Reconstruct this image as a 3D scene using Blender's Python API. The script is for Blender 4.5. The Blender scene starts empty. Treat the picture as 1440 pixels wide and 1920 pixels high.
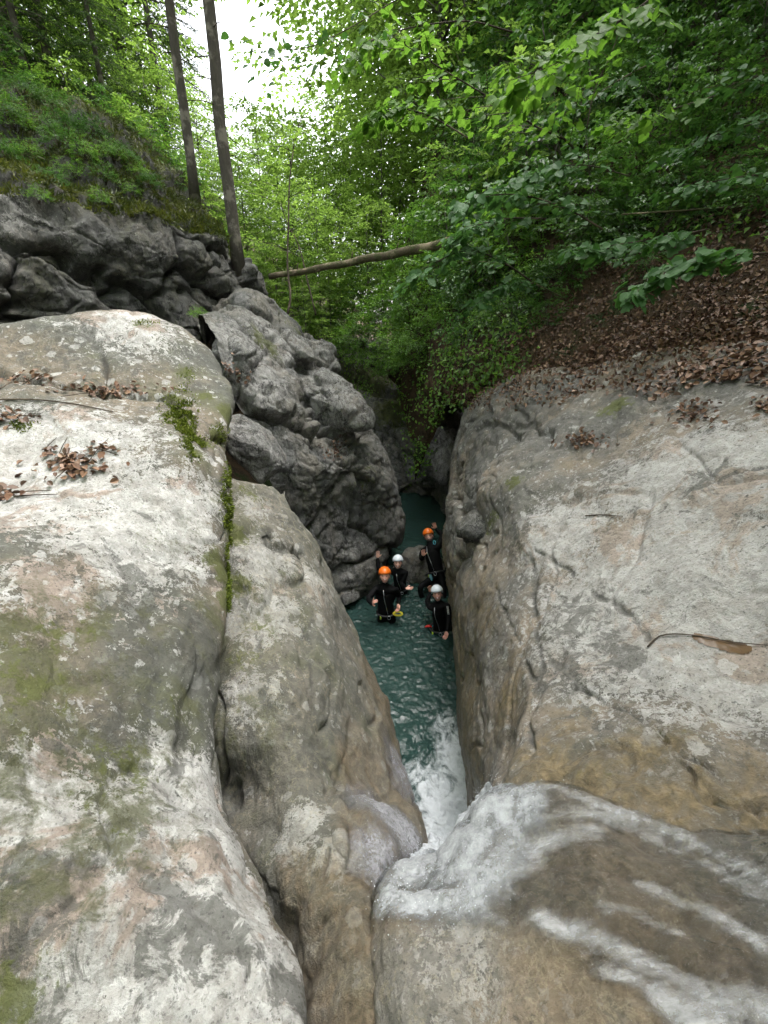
import bpy, math, random
import numpy as np
from mathutils import Vector, Matrix
random.seed(7); RNG = np.random.default_rng(11)
sc = bpy.context.scene
COL = sc.collection
# ------------------------------------------------------------------ camera, light, exposure
H = 5.3                      # camera height above the pool (pool surface is z = 0)
F = 805.0                    # focal length in photo pixels (1440 x 1920)
PITCH = math.radians(22.5)
cam_d = bpy.data.cameras.new('camera'); cam = bpy.data.objects.new('camera', cam_d); COL.objects.link(cam)
cam.location = (0, 0, H); cam.rotation_euler = (math.radians(90) - PITCH, 0, 0)
cam_d.sensor_fit = 'VERTICAL'; cam_d.sensor_height = 24.0; cam_d.lens = 24.0 * F / 1920.0
cam_d.clip_start = 0.05; cam_d.clip_end = 800
sc.camera = cam
SUN_EL, SUN_AZ = math.radians(68), math.radians(55)     # high over the right bank
world = bpy.data.worlds.new('World'); sc.world = world; world.use_nodes = True
wn = world.node_tree; wn.nodes.clear()
sky = wn.nodes.new('ShaderNodeTexSky'); sky.sky_type = 'NISHITA'; sky.sun_disc = False
sky.sun_elevation = SUN_EL; sky.sun_rotation = SUN_AZ; sky.dust_density = 6.0; sky.air_density = 1.4; sky.ozone_density = 1.0
hs = wn.nodes.new('ShaderNodeHueSaturation'); hs.inputs['Saturation'].default_value = 0.22
bg = wn.nodes.new('ShaderNodeBackground'); bg.inputs['Strength'].default_value = 0.15
wo = wn.nodes.new('ShaderNodeOutputWorld')
wn.links.new(sky.outputs[0], hs.inputs['Color']); wn.links.new(hs.outputs[0], bg.inputs[0]); wn.links.new(bg.outputs[0], wo.inputs[0])
sun_d = bpy.data.lights.new('sun', 'SUN'); sun_d.energy = 0.8; sun_d.angle = math.radians(40); sun_d.color = (1, .97, .93)
sun = bpy.data.objects.new('sun', sun_d); COL.objects.link(sun)
sun.rotation_euler = (SUN_EL - math.radians(90), 0, -SUN_AZ)
sc.view_settings.view_transform = 'Standard'; sc.view_settings.look = 'None'
sc.view_settings.exposure = 2.35; sc.view_settings.gamma = 1.0; sc.view_settings.use_curve_mapping = False
sc.render.engine = 'CYCLES'
sc.cycles.use_denoising = True
sc.cycles.max_bounces = 5; sc.cycles.diffuse_bounces = 3; sc.cycles.glossy_bounces = 2; sc.cycles.adaptive_threshold = .02
sc.cycles.transparent_max_bounces = 10; sc.cycles.transmission_bounces = 4
sc.cycles.sample_clamp_indirect = 6.0

# ------------------------------------------------------------------ helpers
CP, SP = math.cos(PITCH), math.sin(PITCH)
def P(px, py, t=None, z=None):
    """point of the world seen at photo pixel (px, py), at depth t metres or at height z"""
    u = (px - 720) / F; v = -(py - 960) / F
    d = np.array([u, CP + SP * v, -SP + CP * v])
    if t is None: t = (z - H) / d[2]
    return np.array([0, 0, H]) + d * t
def proj(p):
    p = np.asarray(p, float); q = p - np.array([0, 0, H])
    dep = q[..., 1] * CP - q[..., 2] * SP
    up = q[..., 1] * SP + q[..., 2] * CP
    dep = np.where(np.abs(dep) < 1e-3, 1e-3, dep)
    return 720 + F * q[..., 0] / dep, 960 - F * up / dep, dep

_perm = np.random.default_rng(3).permutation(256); _perm = np.concatenate([_perm, _perm, _perm])
_g = np.random.default_rng(4).normal(size=(256, 3)); _g /= np.linalg.norm(_g, axis=1)[:, None]
def _h(i, j, k): return _perm[_perm[_perm[i & 255] + (j & 255)] + (k & 255)]
def perlin(p):
    p = np.asarray(p, float); i = np.floor(p).astype(int); f = p - i
    w = f * f * f * (f * (f * 6 - 15) + 10); out = 0
    for a in (0, 1):
        for b in (0, 1):
            for c in (0, 1):
                g = _g[_h(i[:, 0] + a, i[:, 1] + b, i[:, 2] + c)]
                dt = (g * (f - np.array([a, b, c]))).sum(1)
                out = out + dt * (w[:, 0] if a else 1 - w[:, 0]) * (w[:, 1] if b else 1 - w[:, 1]) * (w[:, 2] if c else 1 - w[:, 2])
    return out * 1.5
def fbm(p, octaves=4, gain=.5):
    s = 0; a = 1
    for o in range(octaves):
        s = s + a * perlin(p * 2 ** o + 17.3 * o); a *= gain
    return s
def voro(p, full=False):
    """distance to nearest and second nearest cell centre, and a random value per cell"""
    i = np.floor(p).astype(int); n = len(p)
    f1 = np.full(n, 9.); f2 = np.full(n, 9.); hid = np.zeros(n, int); dv = np.zeros((n, 3))
    for a in (-1, 0, 1):
        for b in (-1, 0, 1):
            for c in (-1, 0, 1):
                q = i + np.array([a, b, c]); h = _h(q[:, 0], q[:, 1], q[:, 2])
                e = p - (q + .5 + .45 * _g[h]); d = np.linalg.norm(e, axis=1)
                m = d < f1
                f2 = np.where(m, f1, np.minimum(f2, d)); hid = np.where(m, h, hid); f1 = np.where(m, d, f1)
                if full: dv = np.where(m[:, None], e, dv)
    cid = hid / 255.
    return (f1, f2, cid, _g[(hid * 7 + 13) & 255], dv) if full else (f1, f2, cid)
def sstep(a, b, x):
    t = np.clip((x - a) / (b - a), 0, 1); return t * t * (3 - 2 * t)

def mesh_np(name, V, faces, mat, parent=None, attrs=None, smooth=True, recentre=True, mats=None, fmat=None):
    """link one mesh object; faces is an int array (n,3) or (n,4)"""
    V = np.asarray(V, float); faces = np.asarray(faces, np.int32)
    org = np.zeros(3)
    if recentre and parent is None:
        org = np.array([(V[:, 0].min() + V[:, 0].max()) / 2, (V[:, 1].min() + V[:, 1].max()) / 2, V[:, 2].min()])
    me = bpy.data.meshes.new(name)
    n, k = faces.shape
    me.vertices.add(len(V)); me.vertices.foreach_set('co', (V - org).astype(np.float32).ravel())
    me.loops.add(n * k); me.loops.foreach_set('vertex_index', faces.ravel())
    me.polygons.add(n); me.polygons.foreach_set('loop_start', np.arange(0, n * k, k, dtype=np.int32))
    if smooth: me.polygons.foreach_set('use_smooth', np.ones(n, bool))
    for m in (mats or [mat]): me.materials.append(m)
    if fmat is not None: me.polygons.foreach_set('material_index', np.asarray(fmat, np.int32))
    me.update(calc_edges=True)
    for an, av in (attrs or {}).items():
        a = me.attributes.new(an, 'FLOAT', 'POINT'); a.data.foreach_set('value', np.asarray(av, np.float32))
    o = bpy.data.objects.new(name, me); COL.objects.link(o)
    o.location = org
    if parent is not None: o.parent = parent
    return o
def tag(o, label=None, cat=None, group=None, kind=None):
    if label: o['label'] = label
    if cat: o['category'] = cat
    if group: o['group'] = group
    if kind: o['kind'] = kind
    return o
def empty(name, loc, label, cat, group=None, rz=0):
    o = bpy.data.objects.new(name, None); COL.objects.link(o); o.location = [float(c) for c in loc]; o.rotation_euler = (0, 0, rz)
    o.empty_display_size = .1
    return tag(o, label, cat, group)

def catmull(A, n):
    """resample array A (k, ...) to n rows along axis 0 through all its points"""
    A = np.asarray(A, float); k = len(A)
    ext = np.concatenate([[2 * A[0] - A[1]], A, [2 * A[-1] - A[-2]]])
    s = np.linspace(0, k - 1, n); i = np.minimum(s.astype(int), k - 2); f = (s - i).reshape((-1,) + (1,) * (A.ndim - 1))
    p0, p1, p2, p3 = ext[i], ext[i + 1], ext[i + 2], ext[i + 3]
    return .5 * (2 * p1 + (p2 - p0) * f + (2 * p0 - 5 * p1 + 4 * p2 - p3) * f ** 2 + (3 * p1 - p0 - 3 * p2 + p3) * f ** 3)
def grid_faces(nu, nv):
    a = np.arange(nu * nv).reshape(nu, nv)
    return np.stack([a[:-1, :-1], a[:-1, 1:], a[1:, 1:], a[1:, :-1]], -1).reshape(-1, 4)
def grid_normals(G):
    du = np.gradient(G, axis=0); dv = np.gradient(G, axis=1)
    N = np.cross(dv, du); N /= np.linalg.norm(N, axis=2)[..., None] + 1e-9
    return N
class Patch:
    """a rock surface through control rows of 3D points, displaced along its normals"""
    def __init__(s, rows, nu, nv, flip=False):
        G = catmull(np.array(rows), nu); G = catmull(G.transpose(1, 0, 2), nv).transpose(1, 0, 2)
        s.nu, s.nv = nu, nv; s.G = G
        N = grid_normals(G)
        s.N = -N if flip else N
        s.flip = flip
    def displace(s, fn):
        p = s.G.reshape(-1, 3); d = fn(p, s.N.reshape(-1, 3))
        s.G = (p + s.N.reshape(-1, 3) * d[:, None]).reshape(s.G.shape)
        N = grid_normals(s.G); s.N = -N if s.flip else N
        return s
    def near(s, px, py):
        """the surface point seen at a photo pixel"""
        p = s.G.reshape(-1, 3); x, y, d = proj(p)
        q = (x - px) ** 2 + (y - py) ** 2; q = np.where(d > .1, q, 1e9)
        c = np.argsort(q)[:6]; c = c[np.argmin(d[c])]
        return p[c], s.N.reshape(-1, 3)[c]
    def seeds(s, spots):
        p = s.G.reshape(-1, 3); a = np.zeros(len(p))
        for sp in spots:
            c, _ = s.near(sp[0], sp[1]); r = sp[2]; w = sp[3] if len(sp) > 3 else 1
            a = np.maximum(a, w * np.exp(-((p - c) ** 2).sum(1) / r ** 2))
        return a
    def build(s, name, mat, attrs=None, parent=None):
        f = grid_faces(s.nu, s.nv)
        if s.flip: f = f[:, ::-1]
        return mesh_np(name, s.G.reshape(-1, 3), f, mat, parent, attrs)
PATCH = {}

# ------------------------------------------------------------------ node helpers
class NT:
    def __init__(s, name):
        s.m = bpy.data.materials.new(name); s.m.use_nodes = True; s.t = s.m.node_tree; s.t.nodes.clear()
        s.out = s.t.nodes.new('ShaderNodeOutputMaterial')
    def n(s, typ, **kw):
        nd = s.t.nodes.new('ShaderNode' + typ)
        for k, v in kw.items(): setattr(nd, k, v)
        return nd
    def link(s, a, b): s.t.links.new(a, b)
    def setin(s, sock, v):
        if hasattr(v, 'is_linked') or hasattr(v, 'links'): s.link(v, sock)
        else: sock.default_value = v if not (isinstance(v, tuple) and len(v) == 3 and sock.type == 'RGBA') else (*v, 1)
    def pos(s, scale=(1, 1, 1), loc=(0, 0, 0), src=None):
        if src is None:
            if not hasattr(s, '_geo'): s._geo = s.n('NewGeometry')
            src = s._geo.outputs['Position']
        mp = s.n('Mapping'); mp.inputs['Scale'].default_value = scale; mp.inputs['Location'].default_value = loc
        s.link(src, mp.inputs['Vector']); return mp.outputs[0]
    def noise(s, scale, vec=None, detail=5, rough=.55, dist=0, out=0):
        nd = s.n('TexNoise'); nd.inputs['Scale'].default_value = scale; nd.inputs['Detail'].default_value = detail
        nd.inputs['Roughness'].default_value = rough; nd.inputs['Distortion'].default_value = dist
        s.link(vec if vec is not None else s.pos(), nd.inputs['Vector']); return nd.outputs[out]
    def vor(s, scale, vec=None, feature='F1', out='Distance', rnd=1):
        nd = s.n('TexVoronoi'); nd.feature = feature; nd.inputs['Scale'].default_value = scale; nd.inputs['Randomness'].default_value = rnd
        s.link(vec if vec is not None else s.pos(), nd.inputs['Vector']); return nd.outputs[out]
    def ramp(s, fac, stops, interp='LINEAR'):
        nd = s.n('ValToRGB'); cr = nd.color_ramp; cr.interpolation = interp
        while len(cr.elements) < len(stops): cr.elements.new(.5)
        for e, (p, c) in zip(cr.elements, stops):
            e.position = p; e.color = (c, c, c, 1) if not isinstance(c, tuple) else (*c, 1)
        s.link(fac, nd.inputs[0]); return nd.outputs[0]
    def step(s, fac, a, b, lo=0., hi=1.):
        nd = s.n('MapRange'); nd.interpolation_type = 'SMOOTHSTEP'
        s.setin(nd.inputs[0], fac)
        for i, v in enumerate((a, b, lo, hi)): nd.inputs[1 + i].default_value = v
        return nd.outputs[0]
    def math(s, op, a, b=0., clamp=False):
        nd = s.n('Math'); nd.operation = op; nd.use_clamp = clamp; s.setin(nd.inputs[0], a); s.setin(nd.inputs[1], b); return nd.outputs[0]
    def mix(s, fac, a, b, blend='MIX'):
        nd = s.n('Mix'); nd.data_type = 'RGBA'; nd.blend_type = blend
        s.setin(nd.inputs[0], fac); s.setin(nd.inputs[6], a); s.setin(nd.inputs[7], b); return nd.outputs[2]
    def attr(s, name, out='Fac'):
        nd = s.n('Attribute'); nd.attribute_name = name; return nd.outputs[out]
    def bump(s, h, dist, strength=1, nrm=None):
        nd = s.n('Bump'); nd.inputs['Strength'].default_value = strength; nd.inputs['Distance'].default_value = dist
        s.setin(nd.inputs['Height'], h)
        if nrm is not None: s.link(nrm, nd.inputs['Normal'])
        return nd.outputs[0]
    def bsdf(s, color, rough=.8, nrm=None, spec=.5, **kw):
        b = s.n('BsdfPrincipled'); s.setin(b.inputs['Base Color'], color); s.setin(b.inputs['Roughness'], rough)
        b.inputs['Specular IOR Level'].default_value = spec
        for k, v in kw.items(): s.setin(b.inputs[k.replace('_', ' ')], v)
        if nrm is not None: s.link(nrm, b.inputs['Normal'])
        return b.outputs[0]
    def mixs(s, fac, a, b):
        nd = s.n('MixShader'); s.setin(nd.inputs[0], fac); s.link(a, nd.inputs[1]); s.link(b, nd.inputs[2]); return nd.outputs[0]
    def done(s, sh): s.link(sh, s.out.inputs[0]); return s.m

def rock_mat(name, base=(.17, .165, .15), tan=(.25, .195, .14), pale=(.40, .39, .38), pink=(.33, .265, .225), dark=(.045, .045, .042),
             algae=.5, pale_amt=.0, pink_amt=.5, dark_amt=.5, streak=.3, vein=0., crack=.0, off=0., aniso=.5, bumpd=.05, wet_a=(.075, .058, .040), wet_b=(.21, .165, .115)):
    """limestone: lichen crusts, algae and moss (attribute moss), wet brown film (attribute wet), weathering and painted shade (attribute stain)"""
    T = NT(name); v = T.pos((1, 1, 1), (off, off * .7, -off)); va = T.pos((1, 1, aniso), (off * 1.3, 2, off))
    big = T.noise(1.1, v, 4, .6); mid = T.noise(4.2, va, 9, .72, .5); fine = T.noise(19, va, 8, .72, .4); grit = T.noise(85, v, 5, .7)
    mid2 = T.noise(6.2, T.pos((1, 1, aniso), (4, off, 7)), 9, .72, .8); fine2 = T.noise(30, va, 6, .7, .5); grit2 = T.noise(120, v, 3, .6)
    pl = T.attr('pale'); stn = T.attr('stain'); mo = T.attr('moss'); we = T.attr('wet')
    c = T.mix(T.step(big, .40, .62), base, tan)
    c = T.mix(T.math('MULTIPLY', T.step(mid, .56, .36), .75), c, T.mix(.35, dark, base))
    c = T.mix(T.math('MULTIPLY', T.step(fine, .52, .66), .35), c, T.mix(.5, base, pale))
    al = T.step(T.math('ADD', T.noise(2.3, va, 8, .7, .4), T.math('MULTIPLY', mo, .22)), .50, .66)
    c = T.mix(T.math('MULTIPLY', al, algae), c, T.mix(fine, (.045, .050, .022), (.135, .14, .075)))
    # lichen crusts: torn sheets and round spots
    l1 = T.math('ADD', T.math('MULTIPLY', mid2, .42), T.math('ADD', T.math('MULTIPLY', fine2, .42), T.math('ADD', T.math('MULTIPLY', grit2, .16), T.math('MULTIPLY', T.math('SUBTRACT', pl, .45), .24))))
    lm = T.step(l1, .512 - pale_amt, .535 - pale_amt)
    pk = T.step(T.noise(1.5, T.pos((1, 1, 1), (5.1 + off, 2, 9)), 7, .7, .7), .60 - .16 * pink_amt, .66 - .16 * pink_amt)
    crust = T.mix(pk, pale, pink); crust = T.mix(T.math('MULTIPLY', T.step(fine, .60, .40), .35), crust, T.mix(.5, base, pink))
    mv = T.n('TexVoronoi'); mv.inputs['Scale'].default_value = 10.; wv = T.n('VectorMath'); wv.operation = 'MULTIPLY_ADD'
    T.link(T.noise(13, v, 5, .65, 0, 1), wv.inputs[0]); wv.inputs[1].default_value = (.16, .16, .16); T.link(va, wv.inputs[2]); T.link(wv.outputs[0], mv.inputs['Vector'])
    ms = T.n('SeparateColor'); T.link(mv.outputs['Color'], ms.inputs[0])
    crust = T.mix(T.math('MULTIPLY', T.step(ms.outputs[0], .25, .9), .42), crust, T.mix(ms.outputs[1], T.mix(.62, crust, dark), T.mix(.6, base, tan)))
    crust = T.mix(T.step(fine2, .44, .64, 0, .38), crust, T.mix(.55, crust, dark))
    c = T.mix(T.math('MULTIPLY', lm, .92), c, crust)
    for sc_, th, k in ((6.5, .36, .8), (17, .34, .75)):
        vn = T.n('TexVoronoi'); vn.inputs['Scale'].default_value = sc_; wv = T.n('VectorMath'); wv.operation = 'MULTIPLY_ADD'
        T.link(T.noise(sc_ * 1.6, v, 3, .6, 0, 1), wv.inputs[0]); wv.inputs[1].default_value = (.09, .09, .09); T.link(v, wv.inputs[2]); T.link(wv.outputs[0], vn.inputs['Vector'])
        rn = T.n('SeparateColor'); T.link(vn.outputs['Color'], rn.inputs[0])
        e = T.math('SUBTRACT', T.math('MULTIPLY', T.step(rn.outputs[0], .30, 1.0), th), vn.outputs['Distance'])
        c = T.mix(T.math('MULTIPLY', T.step(e, .0, .03), k * (.62 + pale_amt * 3)), c, T.mix(rn.outputs[1], pale, T.mix(.5, pale, base)))
    # dark weathering and painted shade, rain streaks, pepper
    st = T.step(T.noise(1.0, T.pos((8, 8, .9), (off, 1, 2)), 7, .68, .25), .52, .68)
    c = T.mix(T.math('MULTIPLY', st, T.math('ADD', streak, T.math('MULTIPLY', stn, .6)), True), c, dark)
    dm = T.step(T.math('ADD', T.noise(6.5, T.pos((1, 1, aniso), (off, 8, 4)), 10, .76, .6), T.math('MULTIPLY', stn, .20)), .68 - .16 * dark_amt, .74 - .16 * dark_amt)
    c = T.mix(T.math('MULTIPLY', dm, .72), c, T.mix(fine, dark, base))
    pp = T.step(T.noise(48, v, 4, .65), .585, .65); c = T.mix(T.math('MULTIPLY', pp, .5), c, dark)
    sp = T.step(T.vor(30, v, 'F1'), .17, .10); c = T.mix(T.math('MULTIPLY', sp, .6), c, dark)
    c = T.mix(T.step(grit, .40, .70, 0, .35), c, T.mix(.4, c, dark))
    gs = T.step(T.noise(1.0, T.pos((6, 6, .75), (2, off, 4)), 8, .72, .35), .46, .60); gs = T.math('MULTIPLY', gs, T.step(T.math('ADD', T.attr('algae'), T.math('MULTIPLY', T.math('SUBTRACT', fine2, .5), .9)), .25, .65))
    c = T.mix(T.math('MULTIPLY', gs, .82), c, T.mix(fine2, (.030, .034, .014), (.13, .13, .065)))
    # moss
    mm = T.step(T.math('ADD', mo, T.math('MULTIPLY', T.math('SUBTRACT', T.math('ADD', T.math('MULTIPLY', mid, .5), T.math('MULTIPLY', fine, .5)), .5), 2.6)), .45, .62)
    c = T.mix(T.math('MULTIPLY', mm, .85), c, T.mix(fine, (.026, .036, .008), (.12, .13, .032)))
    # wet film
    wm = T.step(T.math('ADD', we, T.math('MULTIPLY', T.math('SUBTRACT', mid, .5), 1.2)), .32, .72)
    wc = T.mix(T.step(fine, .35, .65), wet_a, wet_b); wc = T.mix(T.step(mid2, .42, .6), wc, T.mix(.45, c, (.13, .10, .062)))
    c = T.mix(T.math('MULTIPLY', wm, .78), c, wc)
    if vein:
        vn = T.noise(7, T.pos((1.6, 1.6, .8), (2, off, 1)), 6, .65, .5)
        vm = T.math('MULTIPLY', T.step(T.math('ABSOLUTE', T.math('SUBTRACT', vn, .5)), .030, .006), T.step(mid2, .42, .58))
        c = T.mix(T.math('MULTIPLY', vm, vein), c, (.36, .31, .21))
    jn = T.step(T.math('ADD', T.attr('joint'), T.math('MULTIPLY', T.math('SUBTRACT', fine, .5), .5)), .50, .95); c = T.mix(T.math('MULTIPLY', jn, .8), c, (.025, .022, .018))  # cracks darkened in colour, standing in for the shade inside them
    hgt = T.math('ADD', T.math('MULTIPLY', fine, .7), T.math('ADD', T.math('MULTIPLY', grit, .30), T.math('MULTIPLY', mid, .9)))
    hgt = T.math('ADD', hgt, T.math('MULTIPLY', lm, .06))
    if crack:
        wv = T.n('VectorMath'); wv.operation = 'MULTIPLY_ADD'
        T.link(T.noise(2.2, v, 6, .65, out=1), wv.inputs[0]); wv.inputs[1].default_value = (.9, .9, .9); T.link(v, wv.inputs[2])
        ed = T.vor(1.5, wv.outputs[0], 'DISTANCE_TO_EDGE'); ed2 = T.vor(4.3, wv.outputs[0], 'DISTANCE_TO_EDGE')
        cr = T.math('MAXIMUM', T.step(ed, .0, .022, 1, 0), T.math('MULTIPLY', T.step(ed2, .0, .03, 1, 0), .55)); c = T.mix(T.math('MULTIPLY', cr, crack), c, (.02, .02, .019))
        hgt = T.math('SUBTRACT', hgt, T.math('MULTIPLY', cr, crack * 1.0))
    nb = T.bump(hgt, bumpd, .9)
    rough = T.math('SUBTRACT', .88, T.math('MULTIPLY', wm, .50))
    return T.done(T.bsdf(c, rough, nb, .4))

M = {}
M['rock_white'] = rock_mat('pale lichen limestone', base=(.105, .105, .09), tan=(.17, .14, .105), pale=(.55, .545, .535), pink=(.37, .30, .26), pale_amt=.05, pink_amt=.45, algae=.6, streak=.15)
M['rock_spur'] = rock_mat('brown limestone', base=(.115, .112, .095), tan=(.155, .14, .115), pale=(.40, .395, .375), pink=(.31, .26, .215), wet_a=(.07, .052, .032), wet_b=(.22, .165, .105), algae=.5, pale_amt=.015, pink_amt=.4, streak=.25, vein=.3, off=3, aniso=.4)
M['rock_slab'] = rock_mat('weathered limestone slab', base=(.15, .142, .13), tan=(.24, .195, .15), pale=(.48, .47, .46), pink=(.39, .325, .28), algae=.2, pale_amt=.06, pink_amt=.45, dark_amt=.6, wet_a=(.085, .062, .030), wet_b=(.27, .20, .11), streak=.08, off=7, aniso=.8)
M['rock_bed'] = rock_mat('wet stream bed rock', base=(.22, .205, .185), tan=(.27, .20, .135), pale=(.42, .40, .375), pink=(.36, .28, .21), algae=.15, pale_amt=.02, pink_amt=.4, streak=.05, vein=.4, off=13, aniso=1)
M['rock_grey'] = rock_mat('grey gorge rock', base=(.15, .15, .146), tan=(.20, .185, .16), pale=(.37, .365, .355), pink=(.31, .28, .25), algae=.25, pale_amt=.02, pink_amt=.35, streak=.3, off=21, crack=.75, bumpd=.09)
M['rock_dark'] = rock_mat('dark cliff rock', base=(.11, .11, .107), tan=(.13, .118, .10), pale=(.31, .305, .295), pink=(.27, .245, .215), algae=.35, pale_amt=-.02, pink_amt=.3, dark_amt=.7, streak=.35, off=31, crack=.85, bumpd=.10)

# ------------------------------------------------------------------ rock surfaces
def R_(pts): return [P(*p) for p in pts]
def wrap(row, w1=(-25, 10, 1.10, .1), w2=(-110, 60, 1.3, .4)):
    px, py, t = row[-1]
    return R_(row) + [P(px + w1[0], py + w1[1], t * w1[2] + w1[3]), P(px + w2[0], py + w2[1], t * w2[2] + w2[3])]
def smooth_rock(seed, a1=.07, a2=.03, a3=.010, a4=.004, groove=.02, gdir=(1, 1, 3), pitd=.012):
    def fn(p, n):
        q = p + seed
        d = a1 * perlin(q * .9) + a2 * perlin(q * 2.3 + 5) + a3 * fbm(q * 5, 3) + a4 * fbm(q * 19, 3)
        d -= a3 * 1.1 * (1 - np.abs(perlin(q * np.array([3.2, 3.2, 1.6]) + 11))) ** 6
        r = np.abs(perlin(q * np.array(gdir) * .8 + fbm(q * 1.3, 2)[:, None] * .4))
        d -= groove * np.exp(-(r / .05) ** 2)
        pit = perlin(q * 9 + 3); d -= pitd * sstep(.45, .75, pit)
        return d
    return fn
def block_rock(seed, scale=(.5, .5, .9), amp=.22, crack=.14, rough=.025, rot=0., small=.3, tilt=.30, warp=.14):
    """jointed rock: flat tilted facets per block, dark joints between them"""
    ca, sa = math.cos(rot), math.sin(rot)
    def fn(p, n):
        q = p + seed; q = np.stack([q[:, 0] * ca - q[:, 2] * sa, q[:, 1], q[:, 0] * sa + q[:, 2] * ca], 1)
        w = q * np.array(scale) + warp * np.stack([fbm(q * 1.3, 3), fbm(q * 1.3 + 9, 3), fbm(q * 1.3 + 21, 3)], 1)
        d = 0
        for k, am in ((1., 1.), (2.1, small), (4.6, small * .3)):
            f1, f2, c, g, dv = voro(w * k + 4 * k, True)
            d = d + am * (amp * (c - .5) + tilt * amp * 2 * (g * dv).sum(1) - crack * np.exp(-((f2 - f1) / .045) ** 2) - crack * .35 * np.exp(-((f2 - f1) / .16) ** 2))
        rd_ = (1 - np.abs(perlin(q * np.array([1.6, 1.6, 3.4])))) ** 4
        return d + rough * fbm(q * 2.5, 6, .58) - rough * .7 * rd_
    return fn

def groove(pt, lines):
    """cut cracks along picture polylines: (pixels, half width m, depth m); returns a mask of the cracks"""
    p = pt.G.reshape(-1, 3).copy(); n = pt.N.reshape(-1, 3); out = np.zeros(len(p)); jit = .022 * np.stack([fbm(p * 6, 4), fbm(p * 6 + 7, 4), fbm(p * 6 + 13, 4)], 1)
    for pix, r, dep in lines:
        pts = catmull(np.array([pt.near(*q)[0] for q in pix]), 60); lo, hi = pts.min(0) - .3, pts.max(0) + .3
        ix = np.where(((p > lo) & (p < hi)).all(1))[0]
        if len(ix) == 0: continue
        pj = p[ix] + jit[ix]; dd = np.full(len(ix), 9.)
        for c in pts: dd = np.minimum(dd, ((pj - c) ** 2).sum(1))
        w = np.exp(-dd / (r * (1 + .35 * perlin(p[ix] * 3))) ** 2); pt.G.reshape(-1, 3)[ix] -= n[ix] * (w * dep)[:, None]; out[ix] = np.maximum(out[ix], w)
    N = grid_normals(pt.G); pt.N = -N if pt.flip else N
    return out
# --- near left boulder
A = [
 [(-350,2150,1.10),(0,2150,1.15),(200,2150,1.2),(380,2150,1.25),(520,2150,1.30),(590,2150,1.38)],
 [(-350,1920,1.2),(0,1920,1.30),(200,1920,1.38),(380,1920,1.45),(520,1910,1.50),(570,1900,1.60)],
 [(-350,1750,1.25),(0,1750,1.40),(200,1740,1.52),(380,1740,1.66),(500,1745,1.74),(552,1750,1.85)],
 [(-350,1600,1.35),(0,1600,1.50),(160,1600,1.66),(320,1600,1.86),(430,1600,1.98),(478,1600,2.10)],
 [(-350,1450,1.4),(0,1450,1.62),(140,1450,1.85),(280,1450,2.08),(375,1450,2.22),(418,1450,2.35)],
 [(-350,1300,1.5),(0,1300,1.80),(140,1300,2.05),(280,1300,2.30),(365,1300,2.48),(408,1300,2.60)],
 [(-350,1150,1.7),(0,1150,2.08),(140,1150,2.35),(290,1150,2.60),(390,1150,2.80),(428,1150,2.92)],
 [(-350,1020,1.95),(0,1020,2.38),(150,1020,2.63),(300,1020,2.90),(395,1020,3.10),(437,1020,3.22)],
 [(-350,950,2.2),(0,950,2.72),(150,945,2.88),(300,940,3.10),(395,940,3.30),(436,945,3.42)],
 [(-350,860,2.55),(0,860,3.15),(150,860,3.22),(300,860,3.38),(390,865,3.52),(430,880,3.62)],
 [(-350,770,2.95),(0,770,3.55),(150,770,3.65),(300,780,3.80),(385,790,3.95),(424,800,4.12)],
 [(-350,715,3.3),(0,712,3.9),(150,725,4.0),(300,745,4.12),(390,740,4.42),(432,750,4.62)],
 [(-350,655,3.55),(0,660,4.12),(130,660,4.28),(270,668,4.5),(370,680,4.82),(420,702,5.0)],
 [(-350,625,3.9),(0,612,4.5),(100,591,4.7),(240,583,5.0),(330,612,5.2),(385,655,5.4)],
 [(-350,690,4.6),(0,680,5.3),(100,660,5.5),(240,650,5.8),(320,690,6.0),(360,720,6.1)],
 [(-350,950,4.9),(0,950,5.5),(100,930,5.8),(240,920,6.1),(320,900,6.3),(350,900,6.4)],
]
for k in range(2, 11):      # the boulder's flank rounds off towards the crease
    (x4, y4, t4), (x5, y5, t5) = A[k][4], A[k][5]
    A[k][4] = (x4 - 22, y4, t4 - .03); A[k][5] = (x5, y5 + 6, t5 + .05 * t5)
pa = Patch([(lambda w: [w[0] + np.array([-1.6, -.7, .02]), w[0] + np.array([-.8, -.3, .02])] + w)(wrap(r)) for r in A], 330, 340)
pa.displace(smooth_rock(2.0, .075, .035, .011, .004, .022, (1, 1.5, 2)))
PATCH['A'] = pa
gr_a = groove(pa, [([(-20,690),(60,712),(150,728),(240,742),(320,752),(345,790)], .035, .06), ([(195,745),(200,690),(175,640),(150,602)], .05, .035), ([(370,870),(300,850),(240,838)], .015, .012), ([(150,960),(200,1010),(260,1120)], .015, .012), ([(405,820),(425,835),(440,850)], .06, .12),
    ([(425,1240),(360,1300),(345,1400),(330,1500)], .05, .03), ([(150,1620),(280,1640),(400,1720),(460,1780)], .035, .03), ([(490,1900),(470,1830),(500,1780)], .02, .02), ([(230,1050),(300,1200),(290,1330)], .06, .02)])
moss_a = .85 * pa.seeds([(20,1250,.5,.6),(60,1380,.3,.6),(190,1450,.35,.58),(120,1180,.35,.55),(430,1000,.16,.8),(436,1120,.16,1),(420,1080,.18,.9),(390,830,.1,.9),(340,790,.13,1),(325,745,.1,1),(372,850,.07,1),(350,700,.14,.9),(385,740,.15,.8),(425,770,.15,.9),(410,820,.13,1),(30,1850,.25,.7),(330,1350,.3,.5),(270,1560,.3,.5),(400,1050,.2,.7),(300,1000,.3,.45),(270,605,.18,.7)])
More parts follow.
